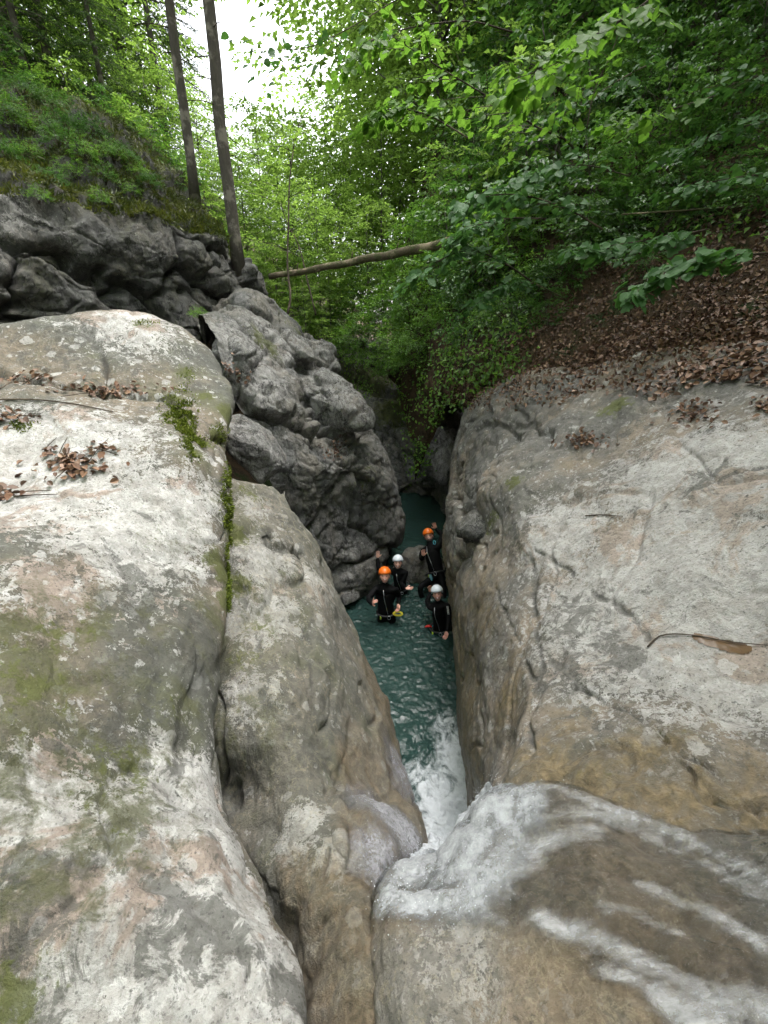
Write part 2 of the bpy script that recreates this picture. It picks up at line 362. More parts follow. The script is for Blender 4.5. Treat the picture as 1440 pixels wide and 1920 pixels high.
pale_a = pa.seeds([(60,880,.8,1),(300,950,.5,.8),(350,1500,.35,1),(420,1650,.35,1),(200,1750,.45,.95),(380,1850,.4,.95),(60,1500,.25,.9),(250,1000,.5,.8),(100,1100,.3,.6),(240,600,.6,.65),(60,1850,.2,.7),(480,1780,.3,1)])
gr_a2 = np.where(pa.seeds([(150,725,.55),(290,750,.3),(20,705,.4),(420,835,.15),(300,850,.25)]) > .3, gr_a, gr_a * .25)
stain_shade_a = np.maximum(gr_a * .5, 0) + pa.seeds([(380,1220,.25,1),(250,1100,.4,.5),(230,1380,.4,.6),(90,1650,.25,.6),(280,1600,.3,.6),(370,1760,.25,.8),(160,640,.5,.5),(400,680,.3,.8),(30,1900,.3,.9),(560,1880,.15,1)])  # crack mask adds painted shade to the weathering seeds
tag(pa.build('boulder', M['rock_white'], {'moss': moss_a, 'pale': pale_a, 'wet': np.zeros(len(moss_a)), 'stain': stain_shade_a, 'joint': gr_a2, 'algae': pa.seeds([(40,1240,.55,.9),(150,1440,.5,1),(230,1180,.35,.7),(290,1480,.35,.8),(110,1640,.3,.8),(410,1180,.3,.9),(360,1300,.25,.7),(330,1000,.3,.5),(420,960,.2,.7),(60,1400,.4,1),(30,1850,.25,.6)])}),
    'huge pale lichen-covered boulder filling the left side, white on its flat top', 'boulder')

# --- brown spur between boulder and pool
B = [
 [(470,2150,1.6),(560,2150,1.5),(640,2150,1.48),(720,2150,1.46),(770,2150,1.5),(790,2150,1.6)],
 [(500,1920,1.95),(580,1920,1.75),(650,1920,1.68),(710,1920,1.66),(750,1920,1.7),(775,1920,1.8)],
 [(460,1760,2.3),(560,1760,2.05),(620,1760,1.95),(670,1760,1.92),(705,1760,1.95),(735,1760,2.1)],
 [(410,1660,2.6),(480,1655,2.35),(570,1650,2.2),(640,1640,2.2),(680,1650,2.28),(712,1665,2.5)],
 [(380,1580,2.9),(450,1570,2.65),(540,1570,2.5),(620,1570,2.42),(668,1585,2.42),(795,1590,3.2)],
 [(370,1480,3.0),(440,1480,2.95),(520,1480,2.75),(590,1480,2.75),(665,1475,3.1),(775,1480,3.9)],
 [(360,1380,3.0),(430,1380,2.95),(520,1380,2.95),(590,1380,3.05),(660,1370,3.5),(745,1375,4.5)],
 [(370,1280,3.2),(440,1280,3.15),(520,1280,3.2),(600,1280,3.45),(660,1270,4.0),(716,1285,5.0)],
 [(380,1180,3.5),(450,1180,3.45),(530,1180,3.6),(600,1170,3.95),(640,1170,4.5),(670,1182,5.3)],
 [(390,1100,3.7),(450,1100,3.7),(530,1100,3.95),(580,1095,4.3),(610,1095,4.7),(625,1105,5.2)],
 [(400,1030,3.9),(450,1030,3.95),(510,1030,4.2),(550,1025,4.5),(580,1025,4.8),(600,1038,5.1)],
 [(400,960,4.2),(450,960,4.25),(490,955,4.45),(520,955,4.65),(540,962,4.8),(552,978,5.0)],
 [(400,880,4.5),(450,893,4.6),(480,897,4.75),(505,905,4.9),(525,920,5.0),(540,942,5.15)],
 [(400,930,5.3),(450,943,5.4),(480,947,5.5),(505,955,5.6),(525,970,5.8),(535,980,5.9)],
]
rows = []
for r in B:
    e = P(*r[-1]); rows.append(R_(r) + [e + np.array([-.04, .15, -e[2] * .45]), np.array([e[0] - .12, e[1] + .3, -.6])])
pb = Patch(rows, 300, 240)
pb.displace(smooth_rock(9.0, .10, .05, .018, .006, .05, (1.2, 1.2, .6), 0.))
PATCH['B'] = pb
gr_b = groove(pb, [([(440,1475),(432,1490),(440,1505)], .04, .07), ([(575,1180),(590,1300),(610,1400),(640,1480),(690,1560)], .035, .05), ([(500,990),(515,1020),(560,1040)], .05, .09), ([(650,1420),(640,1450),(660,1500)], .02, .035), ([(540,1620),(590,1640),(610,1600)], .02, .02),
    ([(450,1100),(480,1200),(500,1330)], .05, .03)])
pbz = pb.G[..., 2].ravel()
wet_b = np.maximum(sstep(2.9, 1.1, pbz) * .88, pb.seeds([(700,1560,.3,1),(640,1720,.4,.95),(690,1850,.4,1),(560,1680,.3,.8),(620,1400,.4,.45),(680,1450,.5,.8)]))
tag(pb.build('rock_spur', M['rock_spur'], {'moss': pb.seeds([(445,1000,.2,.8),(470,930,.2,.6),(450,1100,.2,.7),(500,1180,.3,.45),(445,1230,.25,.5)]),
    'pale': pb.seeds([(500,1050,.4,.9),(470,1300,.3,.7),(490,1150,.4,.9),(560,1200,.4,.75),(480,950,.3,.7),(600,1100,.4,.7),(560,1550,.2,.9),(640,1590,.15,1)]), 'wet': wet_b,
    'joint': gr_b * .6, 'algae': pb.seeds([(460,1150,.4,.8),(450,1350,.4,.7),(540,1080,.3,.6)]), 'stain': gr_b + pb.seeds([(440,1490,.2,1),(420,1400,.2,.8),(600,1420,.2,.6),(560,1000,.4,.5)])}),  # dark seeds also paint the shade of the small hole
    'brown water-polished rock spur with a rounded knob beside the falls', 'rock')

# --- stream bed under the chute
C = [
 [(700,2250,1.28),(850,2250,1.2),(1000,2250,1.13),(1200,2250,1.05),(1440,2250,.98),(1800,2250,.88)],
 [(740,1920,1.56),(850,1920,1.48),(1000,1920,1.40),(1200,1920,1.30),(1440,1920,1.2),(1800,1920,1.05)],
 [(722,1800,1.76),(850,1800,1.62),(1000,1800,1.54),(1200,1790,1.46),(1440,1780,1.37),(1800,1780,1.2)],
 [(712,1710,1.96),(830,1720,1.80),(1000,1700,1.70),(1200,1680,1.64),(1440,1690,1.50),(1800,1690,1.35)],
 [(716,1660,2.15),(810,1672,1.94),(950,1600,1.97),(1130,1575,1.90),(1320,1610,1.74),(1800,1650,1.4)],
 [(745,1640,2.5),(830,1600,2.45),(915,1500,2.5),(1040,1478,2.33),(1280,1560,1.95),(1800,1620,1.5)],
]
rows = [R_(r) for r in C]; rows = [[p + np.array([.2, -.9, .12]) for p in rows[0]]] + rows; rows = [[r[0] + np.array([-.2, -.02, -.6])] + r + [r[-1] + np.array([.9, -.3, .2])] for r in rows]
rows.append([p + np.array([0, .10, -1.0]) for p in rows[-1]]); rows.append([p + np.array([0, .1, -3.2]) for p in rows[-2]])
pc = Patch(rows, 260, 290)
pc.displace(smooth_rock(15.0, .05, .03, .012, .006, 0))
PATCH['C'] = pc
wet_c = np.full(pc.nu * pc.nv, .50); wet_c = np.maximum(wet_c - pc.seeds([(900,1850,.35,.25),(820,1780,.2,.2)]), pc.seeds([(1150,1680,.6,1),(1300,1800,.4,.9)]))
tag(pc.build('stream_bed', M['rock_bed'], {'moss': np.zeros(pc.nu * pc.nv), 'pale': pc.seeds([(850,1800,.3,.5),(900,1880,.3,.5)]), 'wet': wet_c, 'stain': pc.seeds([(1080,1760,.3,.4)])}),
    'wet brown rock bed with pale veins under the running water at the lower right', 'rock')

# --- right slab and wall
D = [
 [(925,1530,2.6),(965,1545,2.35),(1005,1545,2.2),(1130,1590,2.0),(1280,1650,1.8),(1440,1730,1.6),(1900,1900,1.1)],
 [(914,1475,2.9),(938,1468,2.65),(985,1460,2.45),(1100,1482,2.2),(1270,1535,1.95),(1440,1605,1.7),(1900,1700,1.2)],
 [(910,1448,3.6),(948,1410,3.1),(985,1370,2.85),(1100,1380,2.5),(1270,1410,2.2),(1440,1460,1.95),(1900,1550,1.35)],
 [(874,1370,4.5),(930,1320,3.8),(995,1270,3.3),(1100,1280,2.95),(1270,1310,2.5),(1440,1340,2.2),(1900,1400,1.5)],
 [(860,1260,5.6),(915,1210,4.5),(998,1160,3.8),(1110,1170,3.35),(1270,1190,2.85),(1440,1210,2.5),(1900,1250,1.7)],
 [(850,1130,6.4),(902,1100,5.2),(992,1070,4.3),(1110,1060,3.75),(1270,1070,3.15),(1440,1080,2.75),(1900,1080,1.9)],
 [(847,1010,7.2),(892,1005,5.9),(970,985,4.85),(1110,970,4.15),(1270,960,3.5),(1440,950,3.05),(1900,930,2.1)],
 [(838,950,8.0),(880,920,6.5),(955,890,5.4),(1110,880,4.6),(1270,850,3.95),(1440,830,3.4),(1900,800,2.4)],
 [(845,900,8.8),(885,860,7.2),(980,820,6.1),(1110,790,5.2),(1270,760,4.5),(1440,740,3.85),(1900,700,2.7)],
 [(850,850,9.5),(890,790,8.0),(980,750,6.8),(1110,725,5.8),(1270,700,4.9),(1440,690,4.2),(1900,640,3.0)],
 [(860,800,10),(900,740,8.7),(980,710,7.4),(1110,680,6.4),(1270,650,5.4),(1440,640,4.6),(1900,580,3.3)],
 [(870,790,11),(910,730,9.7),(990,700,8.2),(1120,670,7.2),(1280,640,6.2),(1440,635,5.4),(1900,580,4.0)],
]
rows = []
for r in D:
    e = P(*r[0]); rows.append([np.array([e[0] + .25, e[1] + .5, -.7]), e + np.array([.06, .2, -e[2] * .5])] + R_(r)); rows[-1].append(rows[-1][-1] + np.array([1.3, -.5, .15]))
pd = Patch(rows, 360, 370)
_sr = smooth_rock(23.0, .06, .035, .012, .004, .035, (1, 1.2, 1.6)); _br = block_rock(4.0, (.42, .42, .7), .16, .10, .035)
def d_disp(p, n):
    far = sstep(4.6, 6.2, p[:, 1]) * sstep(3.4, 2.2, p[:, 0])
    return _sr(p, n) * (1 - .4 * far) + _br(p, n) * far * .75
pd.displace(d_disp)
PATCH['D'] = pd
gr_d = groove(pd, [([(1075,1285),(1130,1310),(1200,1345),(1270,1400),(1330,1440),(1440,1540)], 0.015, 0.042), ([(1000,1030),(1060,1065),(1120,1110),(1180,1150),(1215,1195)], 0.021, 0.030), ([(1440,870),(1380,880),(1320,905),(1270,925),(1230,960)], 0.015, 0.030), ([(860,960),(885,1010),(930,1000)], 0.035, 0.072), ([(925,1100),(960,1180),(985,1250),(1000,1270)], 0.021, 0.030), ([(935,700),(960,760),(1000,800)], 0.042, 0.060), ([(870,790),(930,795),(985,800)], 0.035, 0.054), ([(1240,1385),(1290,1440),(1310,1490),(1380,1510),(1440,1520)], 0.014, 0.039), ([(995,1050),(1000,1150),(1010,1240),(1000,1330)], 0.035, 0.024), ([(950,960),(980,900),(1000,840)], 0.021, 0.030), ([(1440,790),(1390,830),(1340,880),(1280,930)], 0.014, 0.012),
    ([(1000,1290),(985,1350),(1000,1400)], 0.021, 0.024), ([(1160,740),(1150,790),(1140,810)], 0.035, 0.036), ([(1000,975),(1100,968),(1300,955)], 0.010, 0.007), ([(1020,1220),(1080,1280),(1120,1360),(1200,1420)], 0.021, 0.015), ([(1320,1470),(1390,1570),(1440,1600)], 0.014, 0.018)])
dz = pd.G[..., 2].ravel(); dx = pd.G[..., 0].ravel(); dy = pd.G[..., 1].ravel()
wet_d = np.maximum(sstep(2.9, 1.2, dz) * .85, pd.seeds([(1000,1440,.35,.9),(1150,1470,.35,.95),(1300,1500,.35,.9),(1420,1560,.3,.9),(1050,1380,.25,.7),(950,1300,.4,.75),(900,1150,.7,.7),(1250,1400,.3,.75),(1400,1450,.25,.6)]))
tag(pd.build('rock_slab', M['rock_slab'], {'moss': np.maximum(pd.seeds([(1150,760,.3,.7),(960,900,.25,.6),(1250,1380,.3,.4),(920,980,.25,.6),(1100,1450,.3,.4),(1400,760,.2,.4)]), 0),
    'pale': pd.seeds([(1250,1100,.9,1),(1300,900,.8,.8),(1050,1000,.5,.8),(1350,1250,.4,.9),(1100,1150,.4,.8)]), 'wet': wet_d,
    'joint': gr_d * .7, 'stain': np.maximum(gr_d, 0) + np.maximum(pd.seeds([(1080,1150,.28,.9),(1150,1220,.25,.9),(1050,1260,.25,.7),(1180,960,.2,.4),(1330,900,.2,.5),(1200,720,.5,1),(1000,770,.6,1),(1350,700,.5,1),(900,850,.9,.9),(1150,800,.4,.8),(900,960,.5,.9)]), 0)}),  # dark seeds also paint the shaded hollow below the diagonal crease
    'broad sloping slab of pale weathered rock on the right with brown leaves along its upper edge', 'rock')

# --- end wall of the gorge
E = [
 [(900,1010,13.0),(838,985,12.9),(815,945,14.5),(785,932,15.1),(740,925,15.5),(700,928,15.3),(640,930,15.0)],
 [(905,900,12.0),(852,900,12.3),(812,880,14.2),(780,895,14.9),(732,890,15.5),(690,890,15.8),(630,890,15.5)],
 [(910,800,12.0),(862,800,12.3),(812,800,14.2),(772,840,15.2),(718,840,16.2),(680,850,16.2),(620,850,15.8)],
 [(915,740,12.5),(872,740,12.8),(828,740,14.4),(790,765,15.8),(725,765,17.0),(670,780,17.0),(600,780,16.5)],
 [(925,690,13.2),(885,690,13.4),(848,700,15.0),(805,715,16.8),(735,715,18.5),(650,700,18.5),(590,700,17.5)],
 [(935,660,15.0),(895,660,15.5),(858,660,17.0),(810,665,19.0),(735,660,21.0),(650,640,21.5),(560,640,20.5)],
]
rows = [R_(r) for r in E]; rows = [[p + np.array([0, .1, -1.0]) for p in rows[0]]] + rows
pe = Patch(rows, 150, 150, flip=True); pe.displace(block_rock(40, (.35, .35, .8), .5, .3, .06, .6)); PATCH['E'] = pe
nE = pe.nu * pe.nv
tag(pe.build('gorge_wall', M['rock_grey'], {'moss': pe.seeds([(740,760,1.5,.8),(850,720,1.2,.9),(700,700,2,.9)]), 'pale': pe.seeds([(800,850,1.2,.7)]), 'wet': sstep(1.2, .2, pe.G[..., 2].ravel()) * .5, 'stain': np.full(nE, .4)}),  # pale seed paints the lit part of the wall lighter
    'shadowy rock wall closing the far end of the gorge above the pool', 'rock')

# --- left middle rock mass
G = [
 [(540,1150,9.0),(600,1142,9.1),(645,1134,9.25),(690,1118,9.5),(715,1085,10.1),(738,1015,11.8)],
 [(540,1060,8.2),(605,1060,8.4),(650,1060,8.8),(690,1060,9.1),(716,1050,9.6),(738,1025,10.8)],
 [(530,990,7.8),(600,1000,8.1),(650,1000,8.9),(690,1000,9.5),(722,1000,9.9),(747,1000,10.4)],
 [(520,930,7.4),(585,930,7.7),(640,940,8.5),(685,940,9.5),(722,940,9.9),(744,958,10.6)],
 [(490,870,7.1),(555,880,7.3),(615,885,7.8),(668,885,8.5),(706,890,9.3),(730,900,10.6)],
 [(470,800,7.0),(535,820,7.2),(595,830,7.7),(648,838,8.5),(690,848,9.4),(717,860,10.6)],
 [(440,740,6.9),(515,760,7.2),(575,775,7.8),(625,785,8.7),(660,797,9.6),(692,812,10.6)],
 [(415,680,6.8),(485,700,7.3),(540,715,8.0),(590,728,8.9),(630,740,9.8),(668,768,10.8)],
 [(395,640,7.0),(450,640,7.5),(510,650,8.4),(560,662,9.3),(600,682,10.0),(642,718,11)],
 [(375,610,7.6),(430,605,8.0),(480,603,8.8),(530,620,9.7),(570,640,10.4),(614,674,11.4)],
 [(365,600,8.6),(420,588,9.0),(470,572,9.4),(520,598,10.4),(560,622,11.2),(597,650,12)],
 [(365,630,10),(420,618,10.5),(470,610,11),(520,635,12),(560,655,12.7),(590,680,13.2)],
]
rows = []
for r in G:
    e = P(*r[-1]); rows.append(R_(r) + [e + np.array([-.25, .8, -.15]), e + np.array([-1.6, 2.2, -.5])])
rows = [[p + np.array([0, .15, -.9]) for p in rows[0]]] + rows
pg = Patch(rows, 320, 240); pg.displace(block_rock(57, (.30, .30, .60), .42, .26, .05, .6, .14, .26)); PATCH['G'] = pg
gz = pg.G[..., 2].ravel()
tag(pg.build('rock_mass', M['rock_grey'], {'moss': pg.seeds([(500,640,.5,.7),(700,900,.6,.5),(560,620,.6,.6)]), 'pale': pg.seeds([(440,680,1.2,.9),(520,640,1,.7),(600,720,.8,.6),(650,1060,.7,.5)]), 'wet': sstep(.9, .1, gz) * .5,
    'stain': np.maximum(pg.seeds([(700,980,1.3,.9),(600,960,.8,.7),(650,900,.8,.6)]), .1)}),  # dark seeds put the shade under the overhang into the colour
    'fractured grey rock mass on the left side of the gorge overhanging the swimmers', 'rock')

# --- single blocks on and beside the grey mass
def block(px, py, t, axes, dirs, label, mat, seed, wet=0., rough=.10):
    """an angular boulder: axes = half sizes in metres along the picture's right, away, and up directions after a roll of dirs degrees"""
    nu, nv = 90, 60; th = np.linspace(0, 2 * np.pi, nu + 1); ph = np.linspace(.001, np.pi - .001, nv); a, b = np.meshgrid(ph, th, indexing='ij')
    S = np.stack([np.sin(a) * np.cos(b), np.sin(a) * np.sin(b), np.cos(a)], -1); gq = np.random.default_rng(int(seed)); pn = gq.normal(size=(16, 3)); pn /= np.linalg.norm(pn, axis=1)[:, None]; hh = gq.uniform(.62, .95, 16)
    rr_ = np.exp(-np.log(np.exp(-9 * hh / np.maximum(S.reshape(-1, 3) @ pn.T, .12)).sum(1) + math.exp(-9 * 1.05)) * -1 / 9 * -1) if False else -np.log(np.exp(-14 * np.minimum(hh / np.maximum(S.reshape(-1, 3) @ pn.T, .05), 3)).sum(1) + math.exp(-14 * 1.1)) / 14
    S0 = S; S = S * (rr_.reshape(nv, nu + 1, 1) * 1.12)
    q = S.reshape(-1, 3) * np.array(axes); r = math.radians(dirs); q = np.stack([q[:, 0] * math.cos(r) + q[:, 2] * math.sin(r), q[:, 1], -q[:, 0] * math.sin(r) + q[:, 2] * math.cos(r)], 1) + P(px, py, t)
    pt = Patch.__new__(Patch); pt.nu, pt.nv, pt.flip = nv, nu + 1, True; pt.G = q.reshape(nv, nu + 1, 3); n = S0; pt.N = n
    w = q + seed; f1, f2, c, g, dv = voro(w * 1.5, True); d = rough * ((c - .5) + (g * dv).sum(1) * .9 - .6 * np.exp(-((f2 - f1) / .06) ** 2)) + .04 * perlin(w * 1.6) + .035 * fbm(w * 4, 5, .65)
    pt.G = (q + n.reshape(-1, 3) * d[:, None]).reshape(pt.G.shape); N_ = len(q)
    o = pt.build('boulder', mat, {'moss': np.full(N_, .1), 'pale': np.full(N_, .5), 'wet': np.full(N_, wet), 'stain': np.full(N_, .15)}); tag(o, label, 'boulder'); return pt
block(470, 838, 5.95, (.62, .5, .30), 42, 'smooth grey-green rock wedged between the pale boulder and the brown spur', M['rock_grey'], 3., rough=.05)
block(605, 752, 9.0, (.95, .7, .44), 27, 'long wedge-shaped grey block with a dark joint beneath it', M['rock_grey'], 5.)
block(543, 655, 8.9, (.52, .5, .40), 12, 'rounded grey block topmost on the left rock mass', M['rock_grey'], 8.)
block(604, 676, 10.2, (.50, .5, .34), 18, 'smaller grey block right of the topmost rounded one', M['rock_grey'], 12.)
block(470, 585, 9.6, (.62, .5, .34), 5, 'knobbly grey rock at the foot of the taller slim trunk', M['rock_grey'], 15., rough=.2)
block(445, 690, 7.3, (.42, .6, .62), 10, 'pale grey block with dead leaves just behind the big boulder', M['rock_grey'], 18.)
block(652, 1052, 9.6, (.38, .4, .40), 8, 'cracked grey boulder at the waterline left of the waving woman', M['rock_grey'], 22., .3)
block(645, 1108, 9.25, (.34, .35, .24), -12, 'low grey boulder at the waterline by the shaka-signing man', M['rock_grey'], 25., .4)
block(826, 850, 13.2, (.75, .7, .95), -30, 'smooth grey rock leaning at the end of the gorge', M['rock_grey'], 28., rough=.10)
block(900, 985, 6.2, (.30, .42, .22), -25, 'dark jutting block under the upper left edge of the right slab', M['rock_dark'], 31.)

# --- dark cliff at upper left with its mossy top
K = [
 [(-300,660,5.5),(0,650,6.3),(120,650,6.9),(240,640,7.6),(340,640,8.4),(420,630,9.2),(460,620,9.9)],
 [(-300,580,5.4),(0,585,6.2),(120,580,6.8),(240,575,7.5),(340,575,8.3),(415,575,9.1),(452,575,9.8)],
 [(-300,480,5.3),(0,500,6.1),(120,500,6.7),(240,505,7.4),(340,508,8.2),(408,515,9.0),(440,540,9.8)],
 [(-300,380,5.5),(0,420,6.2),(120,432,6.7),(240,442,7.4),(330,440,8.2),(392,442,9.0),(430,490,9.9)],
 [(-300,300,5.8),(0,352,6.4),(120,392,6.9),(230,418,7.5),(300,410,8.3),(372,415,9.2),(417,450,10)],
 [(-300,200,6.8),(0,290,7.2),(100,320,7.6),(200,345,8.1),(275,360,8.6),(330,385,9.6),(398,428,10.4)],
 [(-300,100,8.2),(0,220,8.6),(90,230,8.9),(180,250,9.2),(250,290,9.6),(310,345,10.5),(388,422,11.2)],
 [(-300,80,11),(0,150,11.5),(90,180,11.8),(200,225,12),(270,275,12.5),(350,350,13),(405,430,13)],
 [(-300,60,20),(0,130,20),(100,170,20),(200,210,20),(270,260,20),(360,330,20),(430,440,20)],
]
rows = []
for r in K:
    e = P(*r[-1]); rows.append(R_(r) + [e + np.array([.05, .9, -.4]), e + np.array([-.1, 2.6, -1.2])])
pk = Patch(rows, 260, 300)
_bk = block_rock(71, (.26, .45, .90), .58, .34, .05, .52, .13, .26); _sk = smooth_rock(66, .34, .22, .05, .012, 0)
def k_disp(p, n):
    m = sstep(.35, .75, n[:, 2]); return _bk(p, n) * (1 - m) + _sk(p, n) * m
pk.displace(k_disp); PATCH['K'] = pk
kn = pk.N[..., 2].ravel(); kz = pk.G[..., 2].ravel()
tag(pk.build('cliff', M['rock_dark'], {'moss': np.clip(sstep(.35, .65, kn) * sstep(H + 1.8, H + 2.4, kz) * .95 + .1, 0, 1), 'pale': pk.seeds([(20,390,.6,.9),(150,480,.7,.6),(300,480,.6,.6)]), 'wet': np.zeros(len(kz)), 'stain': np.full(len(kz), .35)}),
    'dark fractured cliff behind the pale boulder with a mossy top', 'cliff')

# ------------------------------------------------------------------ ground
T = NT('forest floor'); v = T.pos()
nn = T.noise(2.2, v, 8, .7); fn_ = T.noise(16, v, 6, .7)
c = T.mix(T.step(nn, .4, .62), (.028, .021, .014), (.065, .042, .026)); c = T.mix(T.step(fn_, .4, .7), c, (.09, .058, .036))
c = T.mix(T.step(T.noise(.8, v, 6, .7), .52, .62), c, (.022, .036, .011))
M['soil'] = T.done(T.bsdf(c, .95, T.bump(fn_, .06, .8), .2))
RS = [
 [(840,705,10.4),(900,700,8.9),(980,700,7.6),(1110,672,6.5),(1270,645,5.5),(1440,632,4.7),(1900,570,3.4)],
 [(820,660,11.5),(890,650,9.6),(970,640,8.4),(1100,620,7.2),(1270,600,6.0),(1440,585,5.1),(1900,500,3.7)],
 [(790,610,13),(870,600,10.8),(960,580,9.3),(1100,550,8),(1270,530,6.8),(1440,510,5.7),(1900,400,4.1)],
 [(770,540,15),(850,520,12.5),(960,480,10.6),(1100,440,9),(1270,410,7.6),(1440,380,6.5),(1900,250,4.8)],
 [(780,440,17),(860,400,14.5),(960,350,12.5),(1100,300,10.5),(1270,260,9),(1440,220,7.7),(1900,50,5.8)],
 [(810,300,19),(890,250,17),(980,200,14.5),(1100,150,12.5),(1270,100,11),(1440,50,9.3),(1900,-150,7)],
 [(850,100,22),(930,50,20),(1010,0,17.5),(1130,-60,15),(1280,-120,13),(1460,-180,11),(1950,-400,8)],
 [(880,-100,26),(960,-150,24),(1040,-200,21),(1150,-260,18),(1300,-350,15),(1480,-420,13),(2000,-650,9.5)],
]
rows = [R_(r) for r in RS]
rows = [[p + np.array([0, .2, -.8]) for p in rows[0]]] + rows
rows = [[r[0] + np.array([-.6, 1.5, -2.5])] + r for r in rows]
pr = Patch(rows, 200, 200)
pr.displace(lambda p, n: .22 * perlin(p * .6) + .14 * fbm(p * 1.6, 3) + .05 * fbm(p * 5, 2)); PATCH['R'] = pr
tag(pr.build('hillside', M['soil']), 'steep leaf-strewn forest slope on the right', 'slope', kind='structure')
gx = np.linspace(-70, 70, 141); gy = np.concatenate([np.linspace(-40, 12, 40), np.linspace(13, 110, 110)])
X, Y = np.meshgrid(gx, gy, indexing='ij')
Z = -1.8 + 5.2 * sstep(17, 24, Y) + .05 * np.maximum(0, Y - 24) + .75 * np.maximum(0, np.abs(X - .5) - 3.0) * sstep(-10, 20, Y + 12) 
Z = np.minimum(Z, 34 + .05 * Y); Z += .4 * fbm(np.stack([X.ravel(), Y.ravel(), 0 * X.ravel()], 1) * .3, 3).reshape(Z.shape) * sstep(16, 24, Y)
f = grid_faces(len(gx), len(gy))[:, ::-1]
tag(mesh_np('ground', np.stack([X, Y, Z], -1).reshape(-1, 3), f, M['soil'], recentre=False), 'forest floor of the valley', 'ground', kind='structure')
def ground_z(x, y):
    z = -1.8 + 5.2 * float(sstep(17, 24, y)) + .05 * max(0, y - 24) + .75 * max(0, abs(x - .5) - 3.0) * float(sstep(-10, 20, y + 12))
    return min(z, 34 + .05 * y)
# ------------------------------------------------------------------ water
def sub_sheet(pt, name, mat, mask, off, attrs=None, wob=0., parent=None, label=None, kind='structure'):
    """a film lying on part of a rock surface"""
    p = pt.G.reshape(-1, 3); n = pt.N.reshape(-1, 3)
    q = p + n * (off + wob * fbm(p * np.array([2.5, 6, 4]), 4))[:, None]
    f = grid_faces(pt.nu, pt.nv)
    if pt.flip: f = f[:, ::-1]
    f = f[(mask[f] > .02).all(1)]
    used = np.unique(f); remap = np.full(len(p), -1); remap[used] = np.arange(len(used))
    at = {k: a[used] for k, a in (attrs or {}).items()}; at['cover'] = mask[used]
    o = mesh_np(name, q[used], remap[f], mat, parent, at)
    if label: tag(o, label, kind=kind)
    return o
def mat_pool():
    T = NT('pool water'); v = T.pos()
    d = T.noise(1.1, v, 4, .6)
    deep = T.mix(d, (.013, .031, .028), (.027, .055, .048))
    fo = T.attr('foam')
    n1 = T.noise(4.5, T.pos((1.25, .8, 1)), 7, .62, 1.3); n2 = T.noise(22, v, 5, .7)
    k = T.math('ADD', fo, T.math('ADD', T.math('MULTIPLY', T.math('SUBTRACT', n1, .5), 1.5), T.math('MULTIPLY', T.math('SUBTRACT', n2, .5), .35)))
    m = T.step(k, .46, 1.05)
    m = T.math('MULTIPLY', m, T.step(fo, .02, .2))
    rip = T.math('ADD', T.noise(9, T.pos((1, 1.3, 1)), 5, .6, .8), T.math('MULTIPLY', T.noise(30, v, 3, .6), .35))
    nb = T.bump(rip, .03, .45)
    w = T.bsdf(deep, .035, nb, .5, IOR=1.33)
    fb = T.bump(T.math('ADD', n1, T.math('MULTIPLY', n2, .8)), .06, .9)
    foam = T.bsdf(T.mix(n2, (.46, .50, .52), (.68, .71, .73)), .55, fb, .5)
    return T.done(T.mixs(m, w, foam))
def mat_film(name, stretch, amount, white=(.75, .78, .82), gloss=1.15, soft=(.5, .8), clear=(.86, .88, .86), covw=.35):
    """thin running water: clear glossy film with torn white streaks"""
    T = NT(name); v = T.pos()
    cov = T.attr('cover'); wh = T.attr('white')
    s1 = T.noise(2.4, T.pos(stretch), 8, .66, 1.4); s2 = T.noise(9, T.pos(stretch), 6, .7, .6); s3 = T.noise(60, v, 3, .7)
    k = T.math('ADD', T.math('MULTIPLY', s1, .48), T.math('ADD', T.math('MULTIPLY', s2, .40), T.math('MULTIPLY', s3, .14)))
    k = T.math('ADD', k, T.math('MULTIPLY', T.math('SUBTRACT', wh, .5), .55))
    m = T.math('MULTIPLY', T.step(k, soft[0], soft[1]), amount)
    h = T.math('ADD', s2, T.math('MULTIPLY', s3, .5))
    nb = T.bump(h, .03, .8)
    gl = T.n('BsdfGlossy'); gl.inputs['Roughness'].default_value = .05; T.link(nb, gl.inputs['Normal']); gl.inputs['Color'].default_value = (.9, .95, 1, 1)
    tr = T.n('BsdfTransparent'); tr.inputs[0].default_value = (*clear, 1)
    fr = T.n('Fresnel'); fr.inputs['IOR'].default_value = 1.33; T.link(nb, fr.inputs['Normal'])
    clear = T.mixs(T.math('MULTIPLY', fr.outputs[0], gloss, True), tr.outputs[0], gl.outputs[0])
    foam = T.bsdf(white, .35, nb, .6)
    sh = T.mixs(m, clear, foam)
    tr2 = T.n('BsdfTransparent')
    return T.done(T.mixs(T.step(cov, .0, covw), tr2.outputs[0], sh))
M['pool'] = mat_pool()
M['film'] = mat_film('running water film', (1.3, 4.5, 3.4), .56, (.64, .65, .68), .8, (.40, .95), (.98, .98, .975))
M['fallwater'] = mat_film('falling water', (3.4, 2.6, 1.6), .90, (.70, .73, .78), 1., (.42, .95))
M['seep'] = mat_film('seeping water film', (9, 6, .8), .75, (.52, .52, .57), .3, (.40, .9), (.96, .96, .96))
